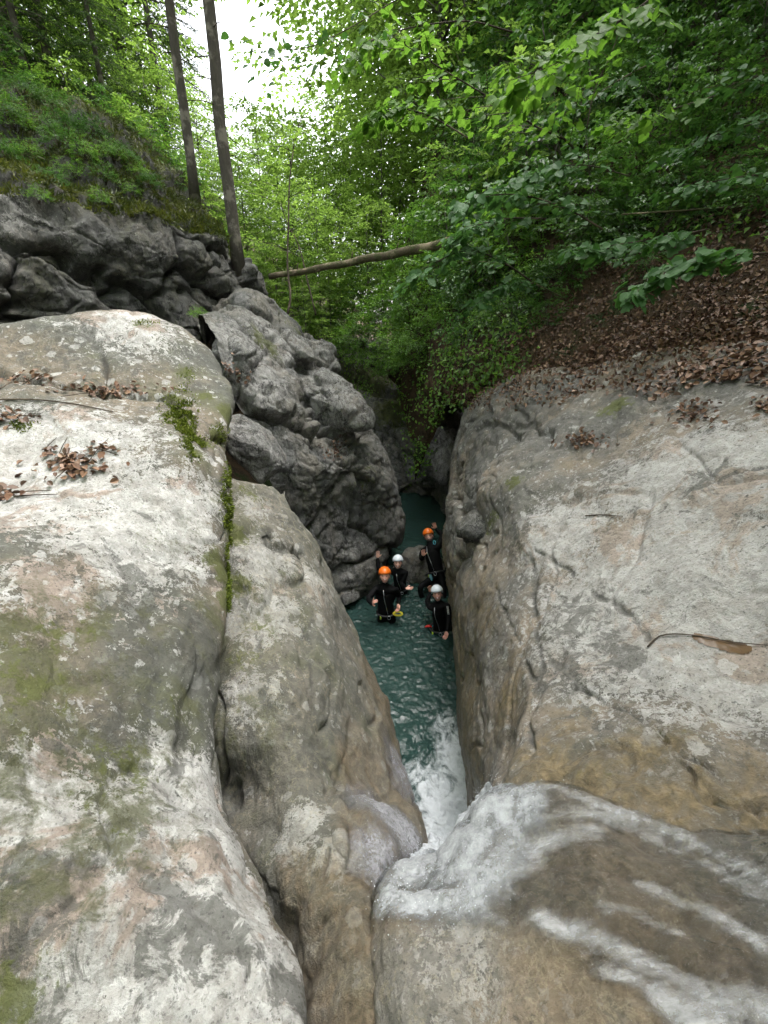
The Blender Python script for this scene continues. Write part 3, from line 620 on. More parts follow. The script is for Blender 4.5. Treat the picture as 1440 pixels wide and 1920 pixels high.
# pool surface
xs = np.linspace(-1.7, 3.0, 300); ys = np.linspace(1.2, 17.2, 900)
X, Y = np.meshgrid(xs, ys, indexing='ij'); q = np.stack([X.ravel(), Y.ravel(), 0 * X.ravel()], 1)
land = P(850, 1530, z=0.)
dl = np.sqrt(((q[:, 0] - land[0]) / .8) ** 2 + ((q[:, 1] - land[1]) / 1.0) ** 2)
rip = sstep(11.5, 9.5, q[:, 1]) * .8 + .2
zz = rip * (.014 * perlin(q * np.array([2.6, 3.2, 1])) + .015 * perlin(q * np.array([6.5, 8, 1]) + 4) +   .010 * perlin(q * 14 + 9) + .003 * perlin(q * 34))
zz += np.exp(-((q[:, 0] - .65) / .7) ** 2 - ((q[:, 1] - 7.4) / 1.2) ** 2) * (.028 * perlin(q * np.array([7, 8, 1]) + 14) + .016 * perlin(q * 15 + 2))
zz += np.exp(-dl ** 2 / 2.2) * (.08 * perlin(q * 4 + 3) + .05 * np.abs(perlin(q * 9 + 7)) + .02 * perlin(q * 24))
# the jet's foam tongue runs out from the landing point along the right wall
foam = np.zeros(len(q))
for px, py, r, w in ((850,1540,.55,1.2),(815,1560,.4,1.1),(880,1490,.5,1.15),(870,1440,.42,1.05),(850,1400,.40,.95),(820,1480,.55,1.0),(838,1360,.45,.75),(790,1500,.5,.8),(812,1330,.4,.42),(780,1500,.35,.55)):
    c = P(px, py, z=0.); foam = np.maximum(foam, w * np.exp(-((q[:, 0] - c[0]) ** 2 + (q[:, 1] - c[1]) ** 2 * .8) / r ** 2))
foam = np.maximum(foam, .24 * np.exp(-((q[:, 0] - .75) ** 2 / .2 + (q[:, 1] - 7.7) ** 2 / 1.2)))
tag(mesh_np('pool_water', np.stack([q[:, 0], q[:, 1], zz], 1), grid_faces(300, 900)[:, ::-1], M['pool'], attrs={'foam': foam}),
    'dark teal pool at the bottom of the gorge', kind='structure')
# film over the chute
cg = pc.G.reshape(-1, 3); cx, cy, cd = proj(cg)
edge = np.interp(cx, [600, 720, 800, 900, 1000, 1100, 1250, 1440, 1900], [1640, 1690, 1712, 1690, 1720, 1790, 1880, 1990, 2100])   # lower bank of the stream
mask = sstep(60, -60, cy - edge - 25 * perlin(cg * 6)) * sstep(-9, -8, cg[:, 2] - H * 0) if False else sstep(70, -50, cy - edge - 40 * perlin(cg * 5))
mask *= sstep(-1.6, -1.5, cg[:, 2] - 3.9) * (cd > .2)
def line_seeds(pt, lines):
    p = pt.G.reshape(-1, 3); out = np.zeros(len(p))
    for pix, r, wgt in lines:
        pts = catmull(np.array([pt.near(*q)[0] for q in pix]), 24)
        dd = np.min([((p - c) ** 2).sum(1) for c in pts], 0); out = np.maximum(out, wgt * np.exp(-dd / r ** 2))
    return out
white = line_seeds(pc, [([(960,1485),(1040,1480),(1130,1515),(1280,1570),(1440,1655)], .045, .62), ([(1440,1690),(1330,1625),(1200,1560),(1100,1530),(1010,1540)], .05, .50), ([(1110,1560),(1020,1590),(950,1640),(880,1690)], .07, .62),
    ([(1440,1780),(1370,1740),(1270,1690),(1200,1660)], .035, .55), ([(1440,1900),(1340,1880),(1250,1830),(1180,1790),(1090,1750),(1010,1730)], .05, .62), ([(1440,1990),(1330,1930),(1230,1880),(1150,1850)], .07, .72), ([(1000,1790),(960,1750),(900,1720)], .03, .5), ([(1280,1760),(1200,1720),(1130,1700)], .03, .42)])
white = np.clip(white + .20 + .16 * fbm(cg * 3.1, 3), 0, 1)
sub_sheet(pc, 'chute_water', M['film'], mask, .016, {'white': white}, .012, label='thin clear stream with white streaks sliding over brown rock into the falls')
M['froth'] = mat_film('frothing water', (5, 4, 5), .68, (.64, .66, .70), .8, (.34, .92), (.96, .965, .965), .95)
# froth where the stream turns over the lip
lipm = line_seeds(pc, [([(735,1680),(790,1690),(850,1690),(910,1650),(950,1590),(985,1530),(990,1490)], .13, 1.), ([(770,1650),(830,1650),(880,1610),(920,1550),(945,1500)], .16, 1.)])
kk = np.repeat(np.linspace(0, 8, pc.nu) - 1, pc.nv); lipm = np.maximum(lipm, sstep(3.85, 4.4, kk) * sstep(1.0, .75, np.abs(cx - 855) / 135) * (cg[:, 1] < 2.6)) * sstep(6.4, 6.0, kk)
sub_sheet(pc, 'lip_froth', M['froth'], sstep(-.05, 1.15, lipm + .40 * fbm(cg * 6, 5)), .018, {'white': np.clip(.25 + .62 * lipm + .25 * fbm(cg * 6 + 3, 5), 0, .95)}, .016, label='bubbling froth where the stream turns over the rock lip')
# the fall
lip = [(725,1690,2.02),(775,1706,1.88),(850,1702,1.82),(925,1650,1.86),(975,1570,1.98),(985,1490,2.36)]
midl = [(738,1664,2.2),(780,1676,2.02),(835,1670,1.98),(893,1620,2.02),(938,1550,2.16),(958,1486,2.45)]
over = [(762,1640,2.42),(795,1622,2.4),(845,1606,2.4),(885,1562,2.45),(915,1518,2.56),(932,1484,2.7)]
landp = [(786,1590),(812,1590),(838,1582),(866,1552),(890,1520),(908,1488)]
R0 = [P(*a) + np.array([.0, -.06, .035]) for a in lip]; RM = [P(*a) + np.array([0, -.02, .03]) for a in midl]; R1 = [P(*a) + np.array([0, .02, -.03]) for a in over]; RL = [P(a, b, z=-.1) for a, b in landp]
rows = [R1]
for s in (.18, .36, .54, .72, .88, 1.0):
    rows.append([np.array([*(a[:2] + (b[:2] - a[:2]) * s), a[2] + (b[2] - a[2]) * (.75 * s + .25 * s * s)]) for a, b in zip(R1, RL)])
pf = Patch(rows, 220, 120)
pf.displace(lambda p, n: .05 * fbm(p * np.array([5, 3, 2]), 3) + .03 * fbm(p * np.array([14, 9, 5]), 2))
fr_ = np.repeat(np.linspace(0, 1, 220), 120); fc_ = np.tile(np.linspace(0, 1, 120), 220)
cover = sstep(0, .22, fr_) * sstep(0, .10, fc_) * sstep(1, .93, fc_)
wf = pf.build('waterfall', M['fallwater'], {'cover': cover, 'white': .80 + .20 * sstep(.0, .2, fr_)})
tag(wf, 'white waterfall dropping over the rock lip into the pool', kind='structure')
rd = np.random.default_rng(5)
# spray: drops thrown up round the lip and the fall
base = pf.G.reshape(-1, 3)[rd.choice(220 * 120, 600, p=(lambda w: w / w.sum())(np.exp(-((fr_ - .05) / .22) ** 2) + .10))]
lb_ = cg[rd.choice(len(cg), 900, p=lipm ** 2 / (lipm ** 2).sum())]; base = np.concatenate([base, lb_])
pts = base + rd.normal(size=base.shape) * np.array([.05, .05, .05]) + np.array([0, -.01, .05]) * rd.random((len(base), 1))
rad = rd.uniform(.0010, .0030, len(pts))
octv = np.array([[1,0,0],[-1,0,0],[0,1,0],[0,-1,0],[0,0,1],[0,0,-1]]); octf = np.array([[0,2,4],[2,1,4],[1,3,4],[3,0,4],[2,0,5],[1,2,5],[3,1,5],[0,3,5]])
V = (pts[:, None] + octv[None] * rad[:, None, None]).reshape(-1, 3); Fc = (octf[None] + 6 * np.arange(len(pts))[:, None, None]).reshape(-1, 3)
T = NT('water drops'); M['drops'] = T.done(T.bsdf((.75, .78, .82), .05, None, .9))
tag(mesh_np('spray', V, Fc, M['drops']), 'bright drops thrown off the falling water', kind='stuff')
# wet streaked film on the spur beside the fall
bg_ = pb.G.reshape(-1, 3); bx, by, bd = proj(bg_)
m = pb.seeds([(740,1530,.45,1),(720,1600,.3,.9),(750,1450,.5,.8),(700,1640,.2,.7)]); 
sub_sheet(pb, 'water_film', M['seep'], sstep(.25, .9, m), .006, {'white': np.clip(m * .95, 0, .85)}, .002, label='thin white film of spray running down the spur left of the falls')

# ------------------------------------------------------------------ people
def simple(name, color, rough=.5, spec=.5, **kw):
    T = NT(name); v = T.pos(); n = T.noise(40, v, 4, .6)
    c = T.mix(T.math('MULTIPLY', n, .5), color, tuple(x * .7 for x in color)); return T.done(T.bsdf(c, rough, None, spec, **kw))
M['neoprene'] = simple('black neoprene', (.003, .003, .0035), .7, .12)
M['skin'] = simple('skin', (.78, .40, .31), .5); M['skin2'] = simple('lighter skin', (.82, .46, .37), .5)
M['orange'] = simple('orange helmet shell', (.85, .17, .012), .28)
M['white_shell'] = simple('white helmet shell', (.80, .85, .92), .25)
M['black'] = simple('black webbing', (.012, .012, .013), .6); M['dark_hair'] = simple('dark hair', (.02, .014, .01), .6)
M['white'] = simple('white print', (.8, .8, .8), .5); M['lime'] = simple('lime tag', (.45, .62, .04), .5)
M['yellow'] = simple('yellow rope fibre', (.68, .58, .03), .7); M['metal'] = simple('grey metal', (.5, .52, .55), .3, Metallic=.9)
M['cyan'] = simple('light blue anodised metal', (.12, .5, .62), .3); M['red'] = simple('red plastic', (.75, .03, .02), .4)
M['lips'] = simple('lips', (.36, .10, .09), .5); M['navy'] = simple('navy print', (.02, .04, .12), .5); M['glass'] = simple('spectacle glass', (.08, .09, .1), .08)
def unit(v): v = np.asarray(v, float); return v / (np.linalg.norm(v) + 1e-12)
def tube(pts, rad, n=8, closed=False, cap=True):
    """tapered tube along points -> verts, quad faces"""
    pts = np.asarray(pts, float); k = len(pts); rad = np.broadcast_to(np.asarray(rad, float), (k,))
    if closed: tg = np.roll(pts, -1, 0) - np.roll(pts, 1, 0)
    else: tg = np.gradient(pts, axis=0)
    tg /= np.linalg.norm(tg, axis=1)[:, None] + 1e-12
    ref = np.array([0, 0, 1.]) if abs(tg[0][2]) < .9 else np.array([1., 0, 0]); V = []
    a = unit(np.cross(tg[0], ref))
    for i in range(k):
        a = unit(a - tg[i] * a.dot(tg[i])); b = np.cross(tg[i], a)
        th = np.linspace(0, 2 * np.pi, n, endpoint=False)
        V.append(pts[i] + rad[i] * (np.cos(th)[:, None] * a + np.sin(th)[:, None] * b))
    V = np.concatenate(V); Fq = []
    for i in range(k if closed else k - 1):
        j = (i + 1) % k
        for m in range(n): Fq.append((i * n + m, i * n + (m + 1) % n, j * n + (m + 1) % n, j * n + m))
    if cap and not closed:
        V = np.concatenate([V, pts[:1], pts[-1:]]); c0, c1 = k * n, k * n + 1
        for m in range(n):
            Fq.append((c0, (m + 1) % n, m, c0)); Fq.append((c1, (k - 1) * n + m, (k - 1) * n + (m + 1) % n, c1))
    return V, Fq
def poly_obj(name, V, faces, mats, fmat=None, parent=None, recentre=True, smooth=True):
    V = np.asarray(V, float); org = np.zeros(3)
    if parent is None and recentre: org = np.array([*((V[:, :2].min(0) + V[:, :2].max(0)) / 2), V[:, 2].min()])
    me = bpy.data.meshes.new(name)
    off = org if parent is None else PORG.get(parent.name, np.zeros(3))
    fc = [tuple(dict.fromkeys(int(i) for i in f)) for f in faces]
    me.from_pydata((V - off).tolist(), [], fc)
    for m in (mats if isinstance(mats, list) else [mats]): me.materials.append(m)
    if fmat is not None: me.polygons.foreach_set('material_index', np.asarray(fmat, np.int32))
    me.polygons.foreach_set('use_smooth', np.full(len(fc), smooth)); me.update()
    o = bpy.data.objects.new(name, me); COL.objects.link(o); o.location = org if parent is None else (0, 0, 0)
    if parent is not None: o.parent = parent
    else: PORG[o.name] = org
    return o
PORG = {}
def sphere_grid(nu=20, nv=14):
    """unit sphere: x right, y forward(-y is the face), z up"""
    V = []; Fq = []
    for i in range(nv + 1):
        ph = math.pi * i / nv
        for j in range(nu):
            th = 2 * math.pi * j / nu; V.append((math.sin(ph) * math.cos(th), math.sin(ph) * math.sin(th), math.cos(ph)))
    for i in range(nv):
        for j in range(nu): Fq.append((i * nu + j, (i + 1) * nu + j, (i + 1) * nu + (j + 1) % nu, i * nu + (j + 1) % nu))
    return np.array(V), Fq
def ray_at(px, py, c, r, near=True):
    """point at distance r from c that is seen at the pixel, or the nearest one"""
    o = np.array([0, 0, H]); d = unit(P(px, py, 1.) - o); oc = o - c; b = oc.dot(d); disc = b * b - (oc.dot(oc) - r * r)
    if disc <= 0: return c + unit(o - d * b - c) * r if False else c + unit((o + d * (-b)) - c) * r
    return o + d * (-b - math.sqrt(disc) if near else -b + math.sqrt(disc))
def frame_of(fwd, up):
    f = unit(fwd); x = unit(np.cross(f, up)); u = np.cross(x, f); return x, f, u     # x: to the person's right when f is where they look
def hand(wrist, d, palm_n, thumb_side, size=1.0, curl=.25, pose='open'):
    """palm and five bent fingers; d along the fingers, palm_n out of the palm, thumb on the thumb_side"""
    d = unit(d); n = unit(palm_n - d * np.dot(palm_n, d)); s = unit(np.cross(d, n)) * thumb_side
    V = []; Fq = []
    def add(v, f):
        o = sum(len(a) for a in V); V.append(v); Fq.extend([tuple(i + o for i in q) for q in f])
    sv, sf = sphere_grid(12, 8)
    c = wrist + d * .048 * size
    add(c + sv[:, :1] * s * .042 * size + sv[:, 1:2] * n * .016 * size + sv[:, 2:] * d * .056 * size, sf)
    for k, (off, ln) in enumerate(((.030, .072), (.010, .082), (-.011, .077), (-.031, .060))):
        b = wrist + d * .088 * size + s * off * size; dirn = unit(d + s * off * 3.2)
        cu = curl if pose == 'open' else (1.5 if not (pose == 'shaka' and k == 3) else .1)
        pts = [b - dirn * .02 * size]; dd = dirn
        pts.append(b)
        for seg in (.45, .31, .24):
            dd = unit(dd * math.cos(cu * .6) + n * math.sin(cu * .6)); pts.append(pts[-1] + dd * ln * seg * size)
        add(*tube(pts, [.0098 * size, .0098 * size, .0092 * size, .0085 * size, .006 * size], 6))
    tb = wrist + d * .028 * size + s * .028 * size; td = unit(d * .62 + s * .85 + n * .15) if pose != 'grip' else unit(d * .8 + s * .3 + n * .6)
    add(*tube([tb - td * .01, tb + td * .028 * size, tb + td * .05 * size + d * .004, tb + unit(td + d * .4) * .072 * size], [.013 * size, .0125 * size, .011 * size, .007 * size], 6))
    return np.concatenate(V), Fq
def skin_body(nodes, edges):
    me = bpy.data.meshes.new('rig'); names = list(nodes)
    me.from_pydata([tuple(nodes[k][0]) for k in names], [(names.index(a), names.index(b)) for a, b in edges], [])
    ob = bpy.data.objects.new('rig', me); COL.objects.link(ob)
    md = ob.modifiers.new('s', 'SKIN'); md.branch_smoothing = .6
    if not me.skin_vertices: me.skin_vertices.new()
    for i, k in enumerate(names):
        r = nodes[k][1]; me.skin_vertices[0].data[i].radius = r if isinstance(r, tuple) else (r, r)
        me.skin_vertices[0].data[i].use_root = (k == 'pelvis')
    sd = ob.modifiers.new('d', 'SUBSURF'); sd.levels = 2
    dg = bpy.context.evaluated_depsgraph_get(); ev = ob.evaluated_get(dg); m2 = ev.to_mesh()
    V = np.array([v.co[:] for v in m2.vertices]); Fq = [tuple(p.vertices) for p in m2.polygons]; ev.to_mesh_clear()
    bpy.data.objects.remove(ob); bpy.data.meshes.remove(me); return V, Fq

def person(label, pelvis, head, side_tilt, arms, knees, helmet_mat, skin, size=1.0, woman=False, glasses=False, hair=None, helmet_logo='white', helmet_vents=False, yaw=0., bulk=1., group='canyoning group waving in the pool'):
    """pelvis and head centre in the world; arms = ((elbow px,py,near), (wrist px,py,near), pose, palm, fingers) for the picture's left and right; knees likewise"""
    pelvis = np.asarray(pelvis, float); head = np.asarray(head, float); S = size
    up = unit(head - pelvis); fwd = unit(np.array([-head[0] * .8 + math.sin(yaw), -head[1] * math.cos(yaw) * .2 - .8, .0]))
    fwd = unit(fwd - up * fwd.dot(up)); rt = unit(np.cross(up, fwd)) * -1     # rt: the picture's right
    if rt[0] < 0: rt = -rt
    L = np.linalg.norm(head - pelvis); wd = (.165 if woman else .19) * S * (.5 + .5 * bulk)
    chest = pelvis + up * L * .60; waist = pelvis + up * L * .28; neck = pelvis + up * L * .80; collar = pelvis + up * L * .72
    tv = unit(rt + up * side_tilt)
    nodes = {'pelvis': (pelvis, .168 * S * bulk), 'waist': (waist, (.160 if not woman else .146) * S * bulk), 'chest': (chest, (.182 if not woman else .170) * S * bulk), 'collar': (collar, .138 * S * bulk), 'neck': (neck, .070 * S), 'skull': (head - up * .03, .06 * S)}
    edges = [('pelvis', 'waist'), ('waist', 'chest'), ('chest', 'collar'), ('collar', 'neck'), ('neck', 'skull')]
    hands = []
    for nm, sg, arm in (('a', -1, arms[0]), ('b', 1, arms[1])):
        sh = collar + tv * sg * wd - up * .035 * S; el = ray_at(arm[0][0], arm[0][1], sh, .29 * S, arm[0][2]); wr = ray_at(arm[1][0], arm[1][1], el, .26 * S, arm[1][2])
        nodes['sh' + nm] = (sh, .086 * S); nodes['ua' + nm] = ((sh + el) / 2, .068 * S); nodes['el' + nm] = (el, .056 * S); nodes['fa' + nm] = (el * .6 + wr * .4, .052 * S); nodes['wr' + nm] = (wr, .037 * S)
        edges += [('collar', 'sh' + nm), ('sh' + nm, 'ua' + nm), ('ua' + nm, 'el' + nm), ('el' + nm, 'fa' + nm), ('fa' + nm, 'wr' + nm)]
        d = arm[4] if arm[4] is not None else wr - el
        hands.append(hand(wr, np.array(d, float), np.array(arm[3], float), arm[5] if len(arm) > 5 else (1 if sg < 0 else -1), 1.0 * S, pose=arm[2]))
    for nm, sg, kn in (('a', -1, knees[0]), ('b', 1, knees[1])):
        hp = pelvis + rt * sg * .095 * S - up * .06; k = np.array(kn[0]); an = np.array(kn[1])
        nodes['hp' + nm] = (hp, .098 * S); nodes['th' + nm] = ((hp + k) / 2, .083 * S); nodes['kn' + nm] = (k, .063 * S); nodes['cf' + nm] = (k * .65 + an * .35, .06 * S); nodes['an' + nm] = (an, .045 * S); nodes['ft' + nm] = (an + fwd * .2 - np.array([0, 0, .04]), .038 * S)
        edges += [('pelvis', 'hp' + nm), ('hp' + nm, 'th' + nm), ('th' + nm, 'kn' + nm), ('kn' + nm, 'cf' + nm), ('cf' + nm, 'an' + nm), ('an' + nm, 'ft' + nm)]
    V, Fq = skin_body(nodes, edges); fm = [0] * len(Fq); nb = len(V)
    Vs = [V]
    def add(v, f, m):
        o = sum(len(a) for a in Vs); Vs.append(v); Fq.extend([tuple(i + o for i in q) for q in f]); fm.extend([m] * len(f))
    for hv, hf in hands: add(hv, hf, 1)
    # head: looks at the camera, tilted a little
    look = unit(np.array([0, 0, H]) - head) * .75 + fwd * .25; hup = unit(up + rt * side_tilt * -.6)
    x, f, u = frame_of(look, hup); x = -x if x.dot(rt) < 0 else x
    sv, sf = sphere_grid(28, 20); a, b, c = .083 * S, .100 * S, .128 * S
    X_, Y_, Z_ = sv[:, 0].copy(), sv[:, 1].copy(), sv[:, 2].copy()          # Y_ > 0 is the face
    jaw = sstep(.1, -1, Z_); W = a * (1 - .30 * jaw) * X_; D_ = b * (1 - .12 * jaw * (Y_ < 0)) * Y_; Hh = c * Z_
    fr = sstep(.3, .9, Y_)
    D_ += fr * (.020 * np.exp(-(X_ / .16) ** 2 - ((Z_ + .10) / .20) ** 2) - .010 * (np.exp(-((np.abs(X_) - .36) / .16) ** 2 - ((Z_ - .12) / .13) ** 2)) + .006 * np.exp(-((Z_ - .32) / .10) ** 2) + .006 * np.exp(-((Z_ + .72) / .14) ** 2 - (X_ / .3) ** 2) + .004 * np.exp(-((np.abs(X_) - .42) / .18) ** 2 - ((Z_ + .25) / .2) ** 2))
    add(head + np.outer(W, x) + np.outer(D_, f) + np.outer(Hh, u), sf, 1)
    for sg in (-1, 1):                                                       # ears
        ev, ef = sphere_grid(10, 8); add(head + x * sg * (a + .004) + np.outer(ev[:, 0] * .010, x) + np.outer(ev[:, 1] * .020, f) + np.outer(ev[:, 2] * .033, u) - u * .012, ef, 1)
    p = poly_obj('person', np.concatenate(Vs), Fq, [M['neoprene'], skin], fm); tag(p, label, 'person', group)
    def loc(px_, py_, pz_): return head + x * px_ + f * py_ + u * pz_
    def part(name, v, fc, m): return poly_obj(name, v, fc, m, parent=p)
    for sg in (-1, 1):
        ev, ef = sphere_grid(10, 8)
        part('eye', loc(sg * .030 * S, .080 * S, .013) + ev * np.array([.017, .014, .008]), ef, M['dark_hair'])
        part('eyebrow', *tube([loc(sg * .015, .093, .034), loc(sg * .032, .090, .040), loc(sg * .050, .080, .036)], .0065, 5), M['dark_hair'])
    mv = [loc(t_ * .032, .0935 - abs(t_) ** 2 * .016, -.050 + .011 * t_ * t_) for t_ in np.linspace(-1, 1, 7)]
    part('lips', *tube(mv, [.005, .012, .015, .016, .015, .012, .005], 6), M['lips'])
    part('teeth', *tube([q + f * .006 + u * .001 for q in mv[1:-1]], [.005, .009, .0105, .009, .005], 6), M['white'])
    if glasses:
        for sg in (-1, 1):
            th = np.linspace(0, 2 * np.pi, 12, endpoint=False)
            part('spectacle_rim', *tube([loc(sg * .033 + .023 * math.cos(t_), .104, .010 + .016 * math.sin(t_)) for t_ in th], .0026, 5, True), M['black'])
            part('spectacle_arm', *tube([loc(sg * .056, .102, .014), loc(sg * .084, .06, .014), loc(sg * .088, .0, .010)], .0025, 5), M['black'])
        part('spectacle_bridge', *tube([loc(-.011, .106, .013), loc(.011, .106, .013)], .0026, 5), M['black'])
    # helmet: a shell with rim, vents, chin strap and a round badge
    hv, hf = sphere_grid(32, 20); keep = [q for q in hf if all(hv[i][2] > -.04 - (.30 if hv[i][1] < -.1 else .0) for i in q)]
    Ra = np.array([.108, .128, .112]) * S; hc = np.array([0, -.006, .064])
    hs = hv * Ra; hs[:, 2] += .006 * np.abs(np.sin(np.arctan2(hv[:, 0], hv[:, 1]) * 3)) * np.clip(hv[:, 2], 0, 1)
    hp_ = head + np.outer(hs[:, 0] + hc[0], x) + np.outer(hs[:, 1] + hc[1], f) + np.outer(hs[:, 2] + hc[2], u)
    helm = part('helmet', hp_, keep, helmet_mat); sm_ = helm.modifiers.new('thickness', 'SOLIDIFY'); sm_.thickness = .012; sm_.offset = -1
    def on_helm(az, el, lift=1.0):
        dv = np.array([math.sin(az) * math.cos(el), math.cos(az) * math.cos(el), math.sin(el)]); q = dv * Ra * lift + hc
        return head + x * q[0] + f * q[1] + u * q[2], unit(x * dv[0] / Ra[0] + f * dv[1] / Ra[1] + u * dv[2] / Ra[2])
    def disc(name, az, el, ra, rb, m, lift=1.012):
        cpt, nn_ = on_helm(az, el, lift); ax = unit(np.cross(u, nn_)); ay = np.cross(nn_, ax); th = np.linspace(0, 2 * np.pi, 14, endpoint=False)
        ring = [cpt + ax * ra * math.cos(t_) + ay * rb * math.sin(t_) for t_ in th]
        return part(name, np.array([cpt + nn_ * .003] + ring + [r_ - nn_ * .006 for r_ in ring]), [(0, i + 1, (i + 1) % 14 + 1) for i in range(14)] + [(i + 1, i + 15, (i + 1) % 14 + 15, (i + 1) % 14 + 1) for i in range(14)], m)
    if helmet_logo == 'white':
        disc('badge', .12, .55, .030, .030, M['white']); disc('badge_print', .10, .55, .012, .008, M['orange'], 1.04); disc('vent', -.75, .35, .012, .018, M['black'])
    elif helmet_logo == 'navy':
        disc('badge', .25, .45, .022, .016, M['navy']); disc('badge', .42, .38, .010, .018, M['navy'])
    for az_, el_ in (((-.5, .5), (-.2, .85), (.75, .75), (1.0, .35), (1.25, .7), (-1.1, .3)) if helmet_vents else ((1.0, .5), (-1.1, .5))): disc('vent', az_, el_, .007, .011, M['black'])
    rim = [on_helm(t_, -.02 if math.cos(t_) > 0 else -.28, 1.0)[0] for t_ in np.linspace(0, 2 * np.pi, 24, endpoint=False)]
    part('helmet_rim', *tube(rim, .006, 6, True), helmet_mat if helmet_mat is M['white_shell'] else M['orange'])
    for sg in (-1, 1): part('chin_strap', *tube([loc(sg * .088, .02, -.01), loc(sg * .080, .035, -.06), loc(sg * .045, .06, -.105), loc(0, .065, -.118)], .006, 5), M['black'])
    if hair:
        for sg in (-1, 1): part('hair', *tube([loc(sg * .083, .01, .02), loc(sg * .088, -.02, -.05), loc(sg * .07, -.05, -.10)], [.016, .014, .006], 6), hair)
    # zip, collar, harness
    def front(h, sx, out): return pelvis + up * L * h + rt * sx + fwd * out
    part('zip', *tube([front(.74, -.035, .13 * S * bulk), front(.60, -.03, .183 * S * bulk), front(.45, -.015, .178 * S * bulk), front(.28, .01, .163 * S * bulk), front(.12, .03, .168 * S * bulk)], .006, 5), M['metal'])
    th = np.linspace(0, 2 * np.pi, 20, endpoint=False)
    part('harness_belt', *tube([front(.06, .182 * S * bulk * math.cos(t_), .178 * S * bulk * math.sin(t_)) for t_ in th], .020, 6, True), M['black'])
    part('harness_tag', *tube([front(.06, -.11, .155 * bulk), front(-.03, -.115, .16 * bulk)], .018, 6), M['lime'])
    cb = [front(.03 + .05 * math.sin(t_), .05 + .03 * math.cos(t_), .19 * bulk) for t_ in th[::2]]
    part('carabiner', *tube(cb, .006, 5, True), M['metal'])
    return p, dict(head=head, x=x, f=f, u=u, front=front, part=part, nodes=nodes)

def under(p, dx, dy, dz): return (p[0] + dx, p[1] + dy, p[2] + dz)
TOC = np.array([0, -.75, .55])
# front man with the rope
pv = np.array([.05, 7.14, .15]); hd = P(721.5, 1081, 8.27)
p1, i1 = person('grinning man in orange helmet with a round white badge, waist-deep, giving a shaka sign', pv, hd, 0,
    (((690, 1123, True), (699, 1134, True), 'shaka', (.6, .2, -.1), (.15, -.3, .9), -1), ((748, 1118, False), (747, 1133, True), 'grip', (-.5, -.6, .1), (.0, -.3, -.9), -1)),
    ((under(pv, -.13, -.05, -.48), under(pv, -.14, .02, -.9)), (under(pv, .13, -.08, -.47), under(pv, .14, .02, -.9))), M['orange'], M['skin'], 1.04)
# woman behind, waving
pv = np.array([.36, 8.12, .13]); hd = P(746, 1056, 9.15)
p2, i2 = person('smiling woman in white helmet with one arm raised, behind the man giving a shaka sign', pv, hd, -.12,
    (((701, 1066, True), (708, 1040, False), 'open', (0, -.9, .3), (.05, .1, 1), 1), ((752, 1098, True), (761, 1103, True), 'open', (-.2, -.3, .9), (.9, -.2, .1), -1)),
    ((under(pv, -.1, -.05, -.45), under(pv, -.1, .05, -.85)), (under(pv, .1, -.05, -.45), under(pv, .1, .05, -.85))), M['white_shell'], M['skin2'], .96, True, bulk=1.12, hair=M['dark_hair'], helmet_logo='navy')
# man with glasses on the rock
pv = P(819, 1078, 9.72); hd = P(804, 1006, 9.9)
k1 = P(787, 1101, 9.3); a1 = P(792, 1128, 9.4)
p3, i3 = person('bearded man in plain orange helmet and glasses, propped on the boulder, hand raised high', pv, hd, .05,
    (((790, 1048, True), (794, 1042, True), 'open', (0, -.8, .5), (-.1, -.1, 1), 1), ((829, 1003, False), (817, 991, False), 'open', (0, -.9, .3), (-.35, -.05, .9), -1)),
    ((k1, a1), (P(832, 1110, 9.45), P(832, 1150, 9.3))), M['orange'], M['skin'], 1.06, bulk=1.25, glasses=True, helmet_logo='none')
# front right woman
pv = np.array([1.10, 6.82, .02]); hd = P(820, 1115, 8.1)
p4, i4 = person('laughing woman in white vented helmet, pressed against the right rock wall', pv, hd, .10,
    (((801, 1128, False), (808, 1110, False), 'open', (0, -.8, .4), (-.3, 0, .95), 1), ((842, 1160, True), (838, 1185, True), 'grip', (-.5, -.6, .1), (-.2, -.1, -.9), -1)),
    ((under(pv, -.1, -.05, -.45), under(pv, -.1, .05, -.85)), (under(pv, .1, -.05, -.45), under(pv, .1, .05, -.85))), M['white_shell'], M['skin'], .98, True, bulk=1.15, hair=M['dark_hair'], helmet_logo='navy', helmet_vents=True)
# grey stubble of the man with glasses, blue carabiner at his shoulder
h3 = i3['head']; x3, f3, u3 = i3['x'], i3['f'], i3['u']
sv, sf = sphere_grid(16, 10)
M['beard'] = simple('short grey beard', (.14, .11, .10), .8)
keep = [q for q in sf if all(sv[i][1] > .15 and sv[i][2] < .1 for i in q)]
ui = sorted({i for q in keep for i in q}); rm = {a: b for b, a in enumerate(ui)}; sv = sv[ui]; keep = [tuple(rm[i] for i in q) for q in keep]
i3['part']('beard', h3 - u3 * .062 + f3 * .012 + np.outer(sv[:, 0] * .064, x3) + np.outer(sv[:, 1] * .082, f3) + np.outer(sv[:, 2] * .060, u3), keep, M['beard'])
th = np.linspace(0, 2 * np.pi, 12, endpoint=False)
i3['part']('carabiner', *tube([i3['front'](.80 + .05 * math.sin(t), .14 + .025 * math.cos(t), .11) for t in th], .010, 5, True), M['cyan'])
for k in range(3): i3['part']('carabiner', *tube([i3['front'](-.04 + .08 * math.sin(t), -.11 + .022 * k + .018 * math.cos(t), .20 + .01 * k) for t in th], .006, 5, True), M['cyan'] if k != 1 else M['metal'])
